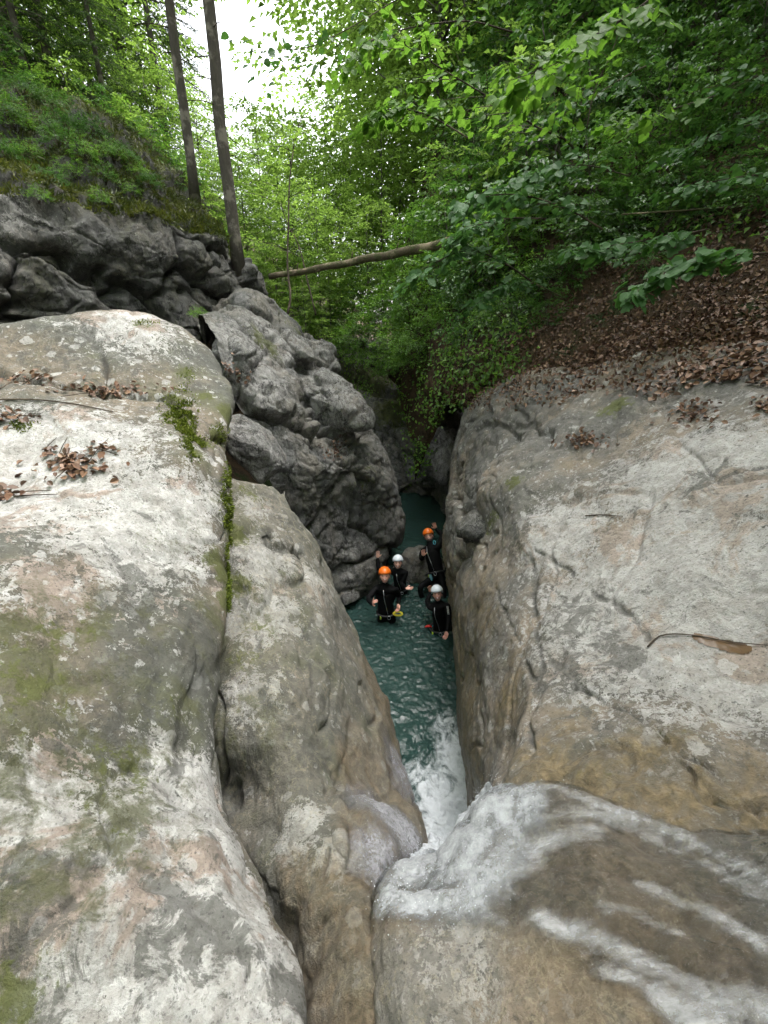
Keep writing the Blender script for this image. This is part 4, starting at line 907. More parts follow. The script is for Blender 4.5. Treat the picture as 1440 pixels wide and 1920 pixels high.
# sleeve print of the front right woman: six upright letter strokes on the upper arm
sh, el = i4['nodes']['shb'][0], i4['nodes']['elb'][0]; ad = unit(el - sh); toc = unit(np.array([0, 0, H]) - sh); sd = unit(np.cross(ad, toc)); on = unit(np.cross(sd, ad)); on = on if on.dot(toc) > 0 else -on
for k in range(6):
    c = sh + ad * (.08 + .031 * k) + on * .078
    gl = [[(-1, -1), (1, -1), (1, 1), (-1, 1)], [(-1, 1), (1, 0), (-1, -1)], [(1, 1), (-1, 1), (-1, -1), (1, -1)], [(1, 1), (-1, .4), (1, -.4), (-1, -1)], [(1, 1), (-1, .4), (1, -.4), (-1, -1)], [(-1, -.9), (1, 0), (-1, .9)]][k]
    i4['part']('sleeve_letter', *tube([c + sd * a * .017 + ad * b * .011 for a, b in gl], .0042, 5), M['white'])
# rope held by the front man
hw = i1['nodes']['wrb'][0]; hand_c = hw + np.array([0, -.03, -.09]); pts = [hand_c + np.array([.0, 0, .02])]
cc = P(746, 1151, 8.35)
for k in range(90):
    t = k / 90 * 2 * np.pi * 4.2; w = min(1, k / 12); pts.append((hand_c * (1 - w) + w * (cc + np.array([.085 * math.cos(t) * (1 + .15 * math.sin(t * .37)), .02 * math.sin(t * .7) - .01 * math.cos(t * .23), .040 * math.sin(t) + .008 * math.sin(t * .31)]))))
v, f = tube(pts, .0075, 6)
tag(poly_obj('rope_coil', v, f, M['yellow']), 'yellow rope coil hanging from the shaka-signing man\'s hand at the water', 'rope')
# red handle and teal leash floating beside the front right woman
c = P(803.5, 1176, z=.03)
hb = poly_obj('floating_handle', *tube([c + np.array([-.07, .0, 0]), c + np.array([-.03, .01, .02]), c + np.array([.02, .0, .025]), c + np.array([.06, -.01, .01])], [.012, .024, .026, .014], 8), M['red'])
tag(hb, 'small red handle on a teal leash floating left of the front right woman', 'handle')
poly_obj('leash', *tube([c + np.array([.06, -.01, .01]), c + np.array([.12, .02, .08]), c + np.array([.16, .04, .16]), P(815, 1160, 8.2)], .006, 5), M['cyan'], parent=hb)
# wet boulder between them
sv, sf = sphere_grid(96, 64); n = unit(sv)
sv = sv * np.array([.62, .50, .72]); sv *= (1 + .16 * fbm(sv * 2.2 + 3, 3) - .10 * np.exp(-(np.abs(perlin(sv * 1.8 + 9)) / .05) ** 2))[:, None]
bl = mesh_np('boulder', sv + np.array([.86, 8.95, -.02]), np.array(sf), M['rock_grey'], attrs={k: np.full(len(sv), a) for k, a in (('moss', 0.), ('pale', .3), ('wet', .45), ('stain', .2))})
tag(bl, 'wet grey boulder standing in the pool between the waving woman and the man with glasses', 'boulder')

# ------------------------------------------------------------------ vegetation
def leaf_mat(name, dark, mid, light, trans=.5, rough=.42, spec=.45):
    T = NT(name); t = T.attr('tint'); v = T.pos()
    oi = T.n('ObjectInfo'); r = T.math('ADD', t, T.math('MULTIPLY', T.math('SUBTRACT', oi.outputs['Random'], .5), .35))
    c = T.ramp(r, [(.05, dark), (.5, mid), (.95, light)])
    b = T.bsdf(c, rough, None, spec)
    tl = T.n('BsdfTranslucent'); T.link(T.mix(.55, c, T.mix(1, c, (1.75, 1.8, .75), 'MULTIPLY')), tl.inputs[0])
    return T.done(T.mixs(trans, b, tl.outputs[0]))
M['beech'] = leaf_mat('beech leaves', (.085, .145, .034), (.15, .245, .060), (.23, .34, .10), .62, .6, .2)
M['needle'] = leaf_mat('spruce needles', (.022, .046, .020), (.045, .085, .030), (.085, .14, .042), .4, .6, .2)
M['shrub'] = leaf_mat('shrub leaves', (.030, .075, .022), (.055, .13, .030), (.10, .20, .045), .42, .38)
M['ivy'] = leaf_mat('bank foliage', (.05, .11, .02), (.10, .21, .034), (.17, .30, .055), .5, .4)
M['lime'] = M['lime']
def brown_mat():
    T = NT('dead leaves'); t = T.attr('tint'); oi = T.n('ObjectInfo'); r = T.math('FRACT', T.math('ADD', t, oi.outputs['Random']))
    c = T.ramp(r, [(.0, (.04, .02, .011)), (.35, (.085, .042, .024)), (.65, (.15, .078, .045)), (1, (.26, .16, .10))])
    c = T.mix(T.math('MULTIPLY', T.noise(30, None, 4), .5), c, (.09, .05, .03)); return T.done(T.bsdf(c, .55, None, .5))
M['dead'] = brown_mat()
def bark_mat(name, a, b, mossy=.0):
    T = NT(name); v = T.pos((1, 1, .22)); n = T.noise(26, v, 6, .7, .5); n2 = T.noise(3, None, 4, .6)
    c = T.mix(n, a, b); c = T.mix(T.step(n2, .5, .62), c, tuple(x * 1.7 for x in b))
    if mossy: c = T.mix(T.math('MULTIPLY', T.step(T.noise(5, None, 5, .7), .45, .6), mossy), c, (.05, .075, .02))
    return T.done(T.bsdf(c, .9, T.bump(n, .03, .9), .25))
M['bark'] = bark_mat('grey bark', (.035, .030, .024), (.105, .095, .080)); M['bark_moss'] = bark_mat('mossy log bark', (.06, .045, .03), (.16, .13, .09), .6)
M['twig'] = bark_mat('dark twig bark', (.03, .022, .016), (.07, .055, .04))
rv = np.random.default_rng(21)
def nrm(a): return a / (np.linalg.norm(a, axis=-1, keepdims=True) + 1e-12)
def leaves(c, d, n, L, W, fold=.25, droop=.18, rng=rv):
    """folded pointed leaves -> vertices, triangles, tint"""
    m = len(c); d = nrm(d); n = nrm(n - d * (n * d).sum(1, keepdims=True)); s = np.cross(d, n)
    L = np.broadcast_to(L, (m,))[:, None]; W = np.broadcast_to(W, (m,))[:, None]
    V = np.stack([c, c + d * L * .42 - s * W * .5 + n * W * fold, c + d * L - n * L * droop, c + d * L * .42 + s * W * .5 + n * W * fold], 1).reshape(-1, 3)
    Fc = (np.array([[0, 1, 2], [0, 2, 3]])[None] + 4 * np.arange(m)[:, None, None]).reshape(-1, 3)
    return V, Fc
def sprays(o, d, n, length, k, leafL, rng=rv, spread=.34, wl=.62, tint=None):
    """flat leafy twigs: k leaves each along twigs that start at o"""
    m = len(o); d = nrm(d); n = nrm(n - d * (n * d).sum(1, keepdims=True)); s = np.cross(d, n)
    length = np.broadcast_to(length, (m,))
    t = (np.arange(k) + .3) / k; t = np.clip(t[None] + rng.normal(0, .04, (m, k)), 0, 1.05)
    sd = np.where(np.arange(k) % 2 == 0, 1, -1)[None] * np.ones((m, 1)); off = rng.random((m, k)) * spread * (1.1 - t) * sd
    L3 = length[:, None, None]
    c = o[:, None] + d[:, None] * (t[..., None] * L3) + s[:, None] * (off[..., None] * L3) - n[:, None] * ((t ** 2)[..., None] * L3 * .12) + rng.normal(0, .02, (m, k, 3))
    ld = d[:, None] * (.35 + .7 * t[..., None]) + s[:, None] * (sd * (1.05 - .6 * t))[..., None] + rng.normal(0, .22, (m, k, 3))
    ln = n[:, None] + rng.normal(0, .30, (m, k, 3))
    LL = leafL * rng.uniform(.65, 1.15, m * k)
    V, Fc = leaves(c.reshape(-1, 3), ld.reshape(-1, 3), ln.reshape(-1, 3), LL, LL * wl)
    tb = rng.random(m) if tint is None else tint
    tn = np.clip(tb[:, None] * .65 + rng.random((m, k)) * .45 - .05, 0, 1)
    return V, Fc, np.repeat(tn.ravel(), 4)
def tube_list(tubes):
    Vs = []; Fs = []; o = 0
    for v, f in tubes: Vs.append(v); Fs += [tuple(i + o for i in q) for q in f]; o += len(v)
    return np.concatenate(Vs), Fs
def data_mesh(name, V, Fc, mat, attrs=None):
    o = mesh_np(name, V, Fc, mat, None, attrs, smooth=False, recentre=False); me = o.data; bpy.data.objects.remove(o); return me
def data_tubes(name, tubes, mat):
    V, Fq = tube_list(tubes); me = bpy.data.meshes.new(name); me.from_pydata(V.tolist(), [], [tuple(dict.fromkeys(q)) for q in Fq]); me.materials.append(mat)
    me.polygons.foreach_set('use_smooth', np.ones(len(Fq), bool)); me.update(); return me
def broad_kind(h, z0, R, m, k, leafL, mat, seed, r0=.12, tier=.9, prof=None, lean=.0):
    """crown and trunk meshes of a broadleaf tree standing at the origin"""
    g = np.random.default_rng(seed); 
    zt = g.random(m); z = z0 + (h - z0) * zt; z = np.round(z / tier) * tier + g.normal(0, tier * .17, m)
    f = (np.sin(np.pi * np.clip((zt * .88 + .10), 0, 1)) ** .6) if prof is None else prof(zt)
    th = g.random(m) * 2 * np.pi; lump = 1 + .28 * np.sin(th * 3 + z * 1.3 + seed) + .18 * np.sin(th * 5 - z * 2)
    rr = R * f * lump * np.sqrt(g.random(m)) * .95
    o = np.stack([rr * np.cos(th), rr * np.sin(th), z], 1); d = np.stack([np.cos(th), np.sin(th), -.12 + .35 * (zt - .4)], 1) + g.normal(0, .4, (m, 3)) * [1, 1, .35]
    n = np.array([0, 0, 1.]) + g.normal(0, .28, (m, 3))
    V, Fc, tn = sprays(o, d, n, g.uniform(.6, 1.15, m) * R * .42, k, leafL, g)
    tubes = []; tz = np.linspace(0, h * .93, 9); wob = np.cumsum(g.normal(0, .05 * h / 9 * .35, (9, 2)), 0); wob[0] = 0
    tp = np.stack([wob[:, 0] + lean * tz, wob[:, 1], tz], 1); tubes.append(tube(tp, r0 * (1 - .85 * tz / h), 8))
    for j in g.choice(m, min(m, 22), replace=False):
        e = o[j]; zb = max(z0 * .6, e[2] - np.hypot(e[0], e[1]) * .6); b = np.array([np.interp(zb, tz, tp[:, 0]), np.interp(zb, tz, tp[:, 1]), zb])
        tubes.append(tube([b, b * .5 + e * .5 + np.array([0, 0, .12]), e], [r0 * .26, r0 * .16, r0 * .06], 5))
    return data_mesh('crown', V, Fc, mat, {'tint': tn}), data_tubes('trunk', tubes, M['bark'])
def conifer_kind(h, z0, R, seed, r0=.13):
    g = np.random.default_rng(seed); tubes = [tube([[0, 0, z] for z in np.linspace(0, h, 6)], np.linspace(r0, .02, 6), 8)]
    O = []; D = []; Nn = []; Ln = []
    for zb in np.arange(z0, h, .50):
        for b in range(g.integers(4, 7)):
            th = g.random() * 2 * np.pi; L = R * (1 - .8 * (zb - z0) / (h - z0)) * g.uniform(.6, 1.1); dv = np.array([math.cos(th), math.sin(th), -.15])
            bp = [np.array([0, 0, zb]) + dv * L * s + np.array([0, 0, -.28 * L * s * s]) for s in (0, .35, .7, 1)]
            tubes.append(tube(bp, [.022, .016, .010, .004], 4))
            for s in np.linspace(.15, 1, int(5 + L * 5)):
                i = min(int(s * 3), 2); q = bp[i] + (bp[i + 1] - bp[i]) * (s * 3 - i)
                for sd in (-1, 1):
                    O.append(q); D.append(dv * .8 + sd * np.array([-dv[1], dv[0], 0]) * .9 + [0, 0, -.45 * g.random()]); Nn.append([g.normal(0, .2), g.normal(0, .2), 1]); Ln.append(.22 * L * (1.15 - .6 * s) + .10)
    V, Fc, tn = sprays(np.array(O), np.array(D), np.array(Nn), np.array(Ln), 7, .13, g, .25, .22)
    return data_mesh('crown', V, Fc, M['needle'], {'tint': tn}), data_tubes('trunk', tubes, M['bark'])
def shrub_kind(R, h, m, k, leafL, mat, seed, droop=0.):
    g = np.random.default_rng(seed); th = g.random(m) * 2 * np.pi; ph = np.arccos(g.random(m) * 1.15 - .15 * 1); rr = g.uniform(.35, 1, m) ** .6
    lump = 1 + .35 * np.sin(th * 3 + seed) * np.sin(ph * 2)
    o = np.stack([R * rr * lump * np.sin(ph) * np.cos(th), R * rr * lump * np.sin(ph) * np.sin(th), h * rr * np.cos(ph) * lump + .15], 1)
    d = nrm(o) * [1, 1, .3] + g.normal(0, .4, (m, 3)) + [0, 0, -droop]; n = np.array([0, 0, 1.]) + nrm(o) * .5 + g.normal(0, .3, (m, 3))
    V, Fc, tn = sprays(o, d, n, g.uniform(.3, .6, m) * R * .8, k, leafL, g)
    tubes = []
    for j in g.choice(m, 14, replace=False):
        e = o[j]; tubes.append(tube([np.array([0, 0, -.2]) + g.normal(0, .06, 3), e * [.45, .45, .6] + g.normal(0, .06, 3), e], [.018, .011, .004], 5))
    return data_mesh('foliage', V, Fc, mat, {'tint': tn}), data_tubes('stem', tubes, M['twig'])
def plant(name, kind, parts, loc, label, cat, group, s=1., rz=None, lean=(0, 0)):
    r = empty(name, loc, label, cat, group)
    r.rotation_euler = (lean[0], lean[1], rv.random() * 6.28 if rz is None else rz); r.scale = (s,) * 3
    for pn, me in zip(parts, kind):
        o = bpy.data.objects.new(pn, me); COL.objects.link(o); o.parent = r
    return r
TREE = ('crown', 'trunk')
k_beech = [broad_kind(13, 2.0, 3.0, 430, 24, .15, M['beech'], 1), broad_kind(12, 1.2, 3.3, 430, 24, .15, M['beech'], 2), broad_kind(14, 4, 2.7, 380, 24, .15, M['beech'], 3)]
k_young = [broad_kind(6.0, .8, 1.7, 190, 20, .12, M['beech'], 4, .045, .5), broad_kind(5.2, .5, 1.9, 190, 20, .12, M['beech'], 5, .04, .5)]
k_con = [conifer_kind(15, 1.8, 2.3, 6), conifer_kind(13, .9, 2.1, 7)]
k_hazel = [broad_kind(2.0, .25, 1.15, 64, 12, .15, M['shrub'], 31, .03, .32), broad_kind(1.7, .2, 1.3, 64, 12, .16, M['ivy'], 32, .028, .30), broad_kind(2.3, .4, 1.0, 60, 12, .15, M['beech'], 33, .03, .36)]
k_shrub = [shrub_kind(.85, .8, 150, 14, .085, M['shrub'], 8), shrub_kind(1.0, .7, 160, 14, .085, M['shrub'], 9, .3), shrub_kind(.75, .95, 150, 14, .08, M['ivy'], 10, .4), shrub_kind(.95, .75, 170, 14, .075, M['ivy'], 11, .3)]
# the two tall slim trunks above the dark cliff
def tall_tree(base, r0, h, label, bend, seed):
    g = np.random.default_rng(seed); b = empty('tree', base, label, 'tree'); zt = np.linspace(0, h, 14)
    tp = np.stack([bend * np.sin(zt * .5) + g.normal(0, .012, 14), g.normal(0, .015, 14), zt - .4], 1)
    tubes = [tube(tp, r0 * (1.18 - .6 * (zt / h)) * np.where(zt < .3, 1.25, 1), 12)]
    tw = []
    for z in np.linspace(2.2, h * .5, 12):
        th = g.random() * 6.28; L = g.uniform(.4, 1.0); s0 = np.array([np.interp(z, zt, tp[:, 0]), 0, z]); e = s0 + np.array([math.cos(th), math.sin(th), -.25]) * L
        tw.append(tube([s0, s0 * .5 + e * .5 + [0, 0, .05], e], [.014, .009, .004], 5))
    o = bpy.data.objects.new('trunk', data_tubes('trunk', tubes, M['bark'])); COL.objects.link(o); o.parent = b
    o = bpy.data.objects.new('twig', data_tubes('twig', tw, M['twig'])); COL.objects.link(o); o.parent = b; o['kind'] = 'stuff'
    m = 260; th = g.random(m) * 6.28; rr = 2.3 * np.sqrt(g.random(m)); z = g.uniform(h * .55, h + .5, m)
    V, Fc, tn = sprays(np.stack([rr * np.cos(th), rr * np.sin(th), z], 1), np.stack([np.cos(th), np.sin(th), -.1 + 0 * th], 1), np.array([0, 0, 1.]) + g.normal(0, .3, (m, 3)), g.uniform(.6, 1.2, m), 22, .14, g)
    o = bpy.data.objects.new('crown', data_mesh('crown', V, Fc, M['beech'], {'tint': tn})); COL.objects.link(o); o.parent = b
tall_tree(P(363, 358, 10.7), .098, 13, 'slim bare-trunked tree above the dark cliff, nearer the mossy ledge', .05, 1)
tall_tree(P(448, 497, 10.5), .125, 13.5, 'taller grey-barked tree at the right foot of the dark cliff', -.04, 2)
# conifers over the cliff
for i, (px, py, t, s, kd) in enumerate(((64, 195, 12.5, .85, 0), (112, 205, 14.2, 1.1, 1), (204, 228, 13.4, .62, 1), (-60, 150, 11.5, .9, 0), (-230, 120, 12, 1.0, 1), (322, 330, 19, 1.1, 0), (262, 300, 20, 1.1, 1), (372, 380, 24, 1.0, 1))):
    plant('conifer', k_con[kd], TREE, P(px, py, t) - np.array([0, 0, .3]), 'dark drooping conifer on the mossy bank above the cliff', 'tree', 'conifers above the cliff', s)
# broadleaf trees beyond: (px, depth, picture y of the top, kind)
far = [(150,17,-500,0),(200,21,-420,1),(262,28,-250,2),(318,25,-300,2),(160,22,-520,0),(60,24,-560,1),(-60,20,-600,2),(335,34,190,0),(250,34,-120,1),(180,33,-260,0),(60,36,-260,2),(-120,30,-400,1),
       (400,26,420,1),(455,27,350,0),(500,24,400,1),(545,31,290,0),(590,26,345,1),(630,33,330,2),(480,36,320,1),(560,40,290,0),(620,42,240,0),(425,38,300,1),(520,46,310,2),
       (770,27,60,0),(840,23,-90,1),(880,29,-250,0),(800,36,-20,1),(810,25,-400,2),(770,38,-250,1),(740,44,120,0),(860,30,-450,1),(840,42,-400,0),(920,34,-600,1)]
for px, t, top, kd in far:
    q = P(px, 626, t); gz = ground_z(q[0], q[1]); z = P(px, top, t)[2]
    if px < 400: gz = max(gz, P(px, min(430, 150 + max(px, 0) * .72), t)[2] - 3.5)
    if px > 800: gz = H + (px - 800) * .02
    h = max(4.0, z - gz); base_h = (13, 12, 14)[kd]
    side = 'left of the gap of sky' if px < 400 else ('below the gap of sky' if px < 650 else 'right of the gap of sky')
    plant('broadleaf_tree', k_beech[kd], TREE, (q[0], q[1], gz), 'bright green broadleaf tree beyond the gorge, ' + side, 'tree', 'broadleaf trees ' + side, h / base_h)
# understorey saplings
for px, py, t, s, kd in ((470,520,16,.9,0),(520,560,17,1.0,1),(560,600,18,1.05,0),(600,560,16.5,.9,1),(640,590,19,1.0,0),(500,470,20,1.2,0),(590,480,22,1.3,1),(690,560,17,.9,1),(440,470,15,.8,1),(660,500,22,1.2,0),(545,430,24,1.4,1),(715,470,20,1.2,0),(750,400,21,1.2,1),(480,590,14.2,.5,1),(620,620,16.5,.6,0),(575,640,15.5,.5,1),(395,440,16,.9,0),(300,330,16,.9,1),(250,280,17,1,0),(330,360,18,1.1,1)):
    plant('sapling', k_young[kd], TREE, P(px, py, t) - np.array([0, 0, 1.6 * s]), 'bright green bushy sapling in the valley behind the gorge', 'tree', 'saplings in the valley', s)
# unseen trees added behind the camera to block skylight from the foreground
for i, (x, y, s, kd) in enumerate(((-6.5,-1,1.25,0),(-7.5,4,1.2,2),(-6,-7,1.3,1),(-2.5,-10,1.35,0),(3,-9.5,1.3,2),(6.5,-6,1.3,1),(7.5,-.5,1.3,0),(-11,1,1.4,1),(11,3,1.4,2),(0,-15,1.4,1),(-10,-8,1.4,0),(10,-9,1.4,1))):
    plant('broadleaf_tree', k_beech[kd], TREE, (x, y, ground_z(x, y) + 3.5), 'unseen broadleaf tree added behind the camera to block skylight', 'tree', 'added sky-blocking trees upstream', s)
for i, (x, y, z, s, kd) in enumerate(((9.5,3.5,H+2.5,1.25,0),(10.5,6.5,H+4,1.3,1),(9.8,9.5,H+6.5,1.2,0),(8.6,1.0,H+1.5,1.2,1),(12.5,12,H+8,1.3,0),(13.5,8,H+7,1.35,1),(8.2,6.0,H+2.6,.95,0))):  # added, mostly out of view, to darken the upper right slope
    plant('broadleaf_tree', k_beech[kd], TREE, (x, y, z), 'tall tree added on the right bank to shade the slope', 'tree', 'added shade trees over the right slab', s)
# two slender stems standing on the grey rocks
def slender(name, pts, r, label, nspray, seed):
    g = np.random.default_rng(seed); pts = catmull(np.array([P(*p) for p in pts]), 16); b = empty(name, pts[0], label, 'tree'); rel = pts - pts[0]
    tubes = [tube(rel, np.linspace(r, r * .3, 16), 7)]; O = []; D = []
    for j in range(nspray):
        i = g.integers(6, 16); th = g.random() * 6.28; L = g.uniform(.5, 1.5); dv = np.array([math.cos(th), math.sin(th), .25]); e = rel[i] + dv * L
        tubes.append(tube([rel[i], (rel[i] + e) / 2 + [0, 0, .06], e], [r * .3, r * .2, r * .1], 4)); 
        for s in (.5, .75, 1): O.append(rel[i] + dv * L * s); D.append(dv + g.normal(0, .5, 3) * [1, 1, .3])
    O = np.array(O); D = np.array(D); V, Fc, tn = sprays(O, D, np.array([0, 0, 1.]) + g.normal(0, .2, O.shape), .6, 14, .11, g)
    o = bpy.data.objects.new('trunk', data_tubes('trunk', tubes, M['twig'])); COL.objects.link(o); o.parent = b
    o = bpy.data.objects.new('crown', data_mesh('crown', V, Fc, M['beech'], {'tint': tn})); COL.objects.link(o); o.parent = b
slender('slender_tree', [(538,592,11.8),(545,555,11.9),(539,500,12),(541,420,12.1),(543,340,12.2),(552,270,12.4),(566,215,12.5)], .035, 'thin upright stem rising from the grey rocks in front of the log', 16, 3)
slender('slender_tree', [(592,590,13.5),(575,520,13.6),(560,460,13.8),(535,410,14),(520,350,14.2)], .03, 'thin leaning stem crossing behind the upright stem at the log', 10, 4)
# fallen log
lp = catmull(np.array([P(505,519,12.6), P(600,503,12.3), P(690,485,11.9), P(780,468,11.5), P(900,440,11.4)]), 30); lp[:, 2] += .015 * np.sin(np.arange(30))
lg = poly_obj('fallen_log', *tube(lp, np.linspace(.075, .125, 30) * (1 + .05 * np.sin(np.arange(30) * 2.1)), 14), M['bark_moss']); tag(lg, 'long pale fallen log lying across the gorge under the trees', 'log')
for i in (4, 12, 19): poly_obj('branch_stub', *tube([lp[i], lp[i] + [.02, -.06, .17], lp[i] + [.05, -.05, .24]], [.03, .02, .008], 6), M['bark_moss'], parent=lg)
# big trees on the right slope, out-of-view ones added to shade it
for px, py, t, s, kd in ((865,110,20,1.15,2),(1010,60,19,1.1,0),(1160,20,16,1.2,1),(1330,-40,14,1.2,0),(1500,-60,11.5,1.2,2),(1700,-50,9.5,1.2,1),(1250,-240,17,1.2,2),(1500,-300,14,1.3,0),(1900,0,8,1.2,0),(2000,-500,10,1.3,1),(1080,-100,21,1.2,2),(1620,-200,10,1.3,0),(1400,-350,12,1.3,1),(1230,-330,14.5,1.3,0)):
    plant('broadleaf_tree', k_beech[kd], TREE, P(px, py, t) - np.array([0, 0, .5]), 'tall shading tree rooted high on the right slope', 'tree', 'trees on the right slope', s)
# shrubs on the slope: (px, py, scale, kind)
sh = [(880,640,.7,0),(850,600,.8,2),(830,560,.9,3),(860,540,.9,0),(900,560,.9,1),(820,500,1.1,2),(880,470,1.0,0),(940,500,.9,3),(960,440,1.0,1),(840,420,1.3,2),(900,400,1.2,0),(970,370,1.1,0),(1010,430,.9,3),(860,340,1.4,2),(930,310,1.3,1),(1000,300,1.2,0),(1060,380,.9,1),(840,280,1.6,2),(910,240,1.5,0),(980,230,1.3,3),(1060,290,1.0,0),(870,180,1.7,2),(950,150,1.6,1),(1040,180,1.3,0),(1130,430,.7,1),(1040,520,.55,0),(970,580,.5,1),(1110,330,.8,3),(1150,240,.9,0),(1200,380,.6,1),(900,90,1.8,2),(1000,70,1.6,0),(1100,80,1.4,1),(1200,140,1.0,3),(1250,300,.6,0),(1300,170,.8,1),(1380,110,.8,0),(1330,390,.45,1),(1410,250,.6,3),(1180,40,1.2,0),(1290,30,1.0,1),(1400,20,.9,0),(920,610,.5,3),(990,540,.6,2)]
for px, py, s, kd in sh:
    c, n = PATCH['R'].near(px, py); nm = 'left edge of the' if px < 960 else 'steep'
    plant('shrub', k_shrub[kd], ('foliage', 'stem'), c - n * .1, 'leafy green shrub rooted on the %s right slope' % nm, 'shrub', 'shrubs on the right slope', s * 1.05, lean=(0, -.35))
for px, py, t, s, kd in ((680,640,15.5,1.0,3),(720,620,15,1.1,2),(750,650,14,.9,3),(660,600,17,1.2,2),(700,680,15.5,.9,3),(780,600,13.5,1.1,2),(640,660,16.5,.8,3),(745,590,15.5,1.2,3),(790,660,12.5,.8,3),(690,560,18,1.4,2),(770,690,13,.7,3),(730,700,14.8,.7,2),(620,620,17.5,1,3),(810,620,12.2,.7,2),(800,540,14,1.1,3),(775,500,15,1.2,2),(810,450,16,1.3,3),(640,560,19,1.2,2),(590,610,18,.9,3),(560,570,19,1,2)):
    plant('shrub', k_shrub[kd], ('foliage', 'stem'), P(px, py, t), 'bright leafy bush spilling over the far end of the gorge', 'shrub', 'bushes over the end of the gorge', s)
for i, (px, py, s, kd) in enumerate(((900,470,1.0,0),(960,500,.9,1),(850,430,1.1,2),(920,400,1.1,0),(1000,440,.9,1),(1060,500,.7,0),(990,360,1.1,2),(880,330,1.3,0),(950,280,1.3,2),(1050,330,1.0,1),(1110,400,.8,0),(1030,250,1.3,0),(1120,260,1.1,1),(900,220,1.5,2),(980,170,1.5,0),(1080,160,1.4,2),(1180,200,1.0,0),(1180,310,.8,1),(1160,110,1.3,1),(1260,120,1.1,0),(1340,80,1.0,2),(1270,230,.7,0),(1400,170,.7,1),(860,560,.8,1),(930,560,.7,0),(1010,580,.5,1),(1420,330,.45,0),(1360,280,.55,1),(1230,60,1.3,0),(1050,80,1.6,0),(1120,30,1.5,2),(840,500,1.0,0),(1150,470,.6,1),(1240,430,.5,0),(1440,80,.9,0),(1330,10,1.1,1),(1210,400,.5,0),(1290,350,.55,0),(1370,380,.45,0),(1420,230,.6,0),(1340,230,.65,0),(1250,320,.6,0),(1180,250,.8,0),(1300,280,.6,0),(1400,130,.8,0),(1230,180,.8,0),(1310,120,.9,0),(1440,300,.45,0),(1150,400,.6,0),(1100,470,.6,0),(1060,540,.45,0),(1130,500,.45,0),(1200,470,.45,0),(1290,440,.45,0),(1370,430,.4,0),(1430,400,.45,0),(1240,400,.5,0),(1330,400,.45,0),(1180,520,.35,0),(1020,610,.35,0))):
    c, n = PATCH['R'].near(px, py); kd = 0 if px > 990 else kd  # darker leaf kind on the right puts the slope's shade into colour
    plant('hazel_bush', k_hazel[kd], TREE, c - n * .1, 'broad-leaved bush with tiers of flat twigs leaning out from the right slope', 'bush', 'broad-leaved bushes on the right slope', s * 1.05, lean=(0, -.3))
for i, (px, py, t, s, kd) in enumerate(((20,168,11.6,.6,0),(70,180,11.8,.5,1),(130,195,12.0,.55,2),(180,222,12.1,.5,0),(225,242,12.3,.5,1),(255,270,12.4,.55,2),(290,300,12.6,.6,0),(325,335,12.9,.55,1),(-40,150,11.4,.7,2),(345,352,12,.5,0),(380,410,12.6,.5,2),(410,470,12.8,.5,1))):
    plant('hazel_bush', k_hazel[kd], TREE, P(px, py, t) - np.array([0, 0, .25]), 'small leafy bush along the crest of the mossy bank', 'bush', 'bushes on the crest of the mossy bank', s)
# ivy hanging over the end wall and the corner of the slope
c = []; nn = []
for pt, cond, cnt in ((pe, lambda x, y: (y < 800) & (x > 640) & (y < 745 + 40 * np.sin(x * .05)), 5200), (pr, lambda x, y: (x < 1000) & (y > 380), 4200), (pr, lambda x, y: (x > 900) & (y < 480), 2600)):
    p = pt.G.reshape(-1, 3); n = pt.N.reshape(-1, 3); x, y, d = proj(p); ok = np.where(cond(x, y) & (perlin(p * .9) > -.35))[0]
    if len(ok) == 0: continue
    j = rv.choice(ok, cnt); c.append(p[j] + rv.normal(0, .10, (cnt, 3)) + n[j] * rv.uniform(0, .25, (cnt, 1))); nn.append(n[j] + [0, -.2, .8])
c = np.concatenate(c); nn = np.concatenate(nn) + rv.normal(0, .4, c.shape); d = rv.normal(0, 1, c.shape) + [-.3, -.5, -.8]
V, Fc = leaves(c, d, nn, rv.uniform(.06, .13, len(c)), rv.uniform(.05, .09, len(c)))
tag(mesh_np('undergrowth', V, Fc, M['ivy'], attrs={'tint': np.repeat(rv.random(len(c)), 4)}, smooth=False), 'ivy and herbs hanging over the rock edges', kind='stuff')
# ferns, herbs and moss tufts on the mossy top of the cliff
p = pk.G.reshape(-1, 3); n = pk.N.reshape(-1, 3); x, y, d = proj(p); ok = np.where((n[:, 2] > .35) & (p[:, 2] > H + 1.9) & (d < 14))[0]
j = rv.choice(ok, 22000); c = p[j] + rv.normal(0, .02, (22000, 3)); dd = rv.normal(0, .7, c.shape) + n[j] + [.1, -.1, .2]
V, Fc = leaves(c, dd, n[j] + rv.normal(0, .6, c.shape), rv.uniform(.05, .16, len(c)), rv.uniform(.01, .035, len(c)), .1, .3)
tn = np.clip(rv.random(len(c)) * .6 + .3 * (perlin(c * 1.5) > 0), 0, 1)
M['herb'] = leaf_mat('bank herbs', (.024, .036, .009), (.05, .068, .014), (.105, .115, .024), .3)
tag(mesh_np('bank_herbs', V, Fc, M['herb'], attrs={'tint': np.repeat(tn, 4)}, smooth=False), 'low herbs and moss on top of the dark cliff', kind='stuff')
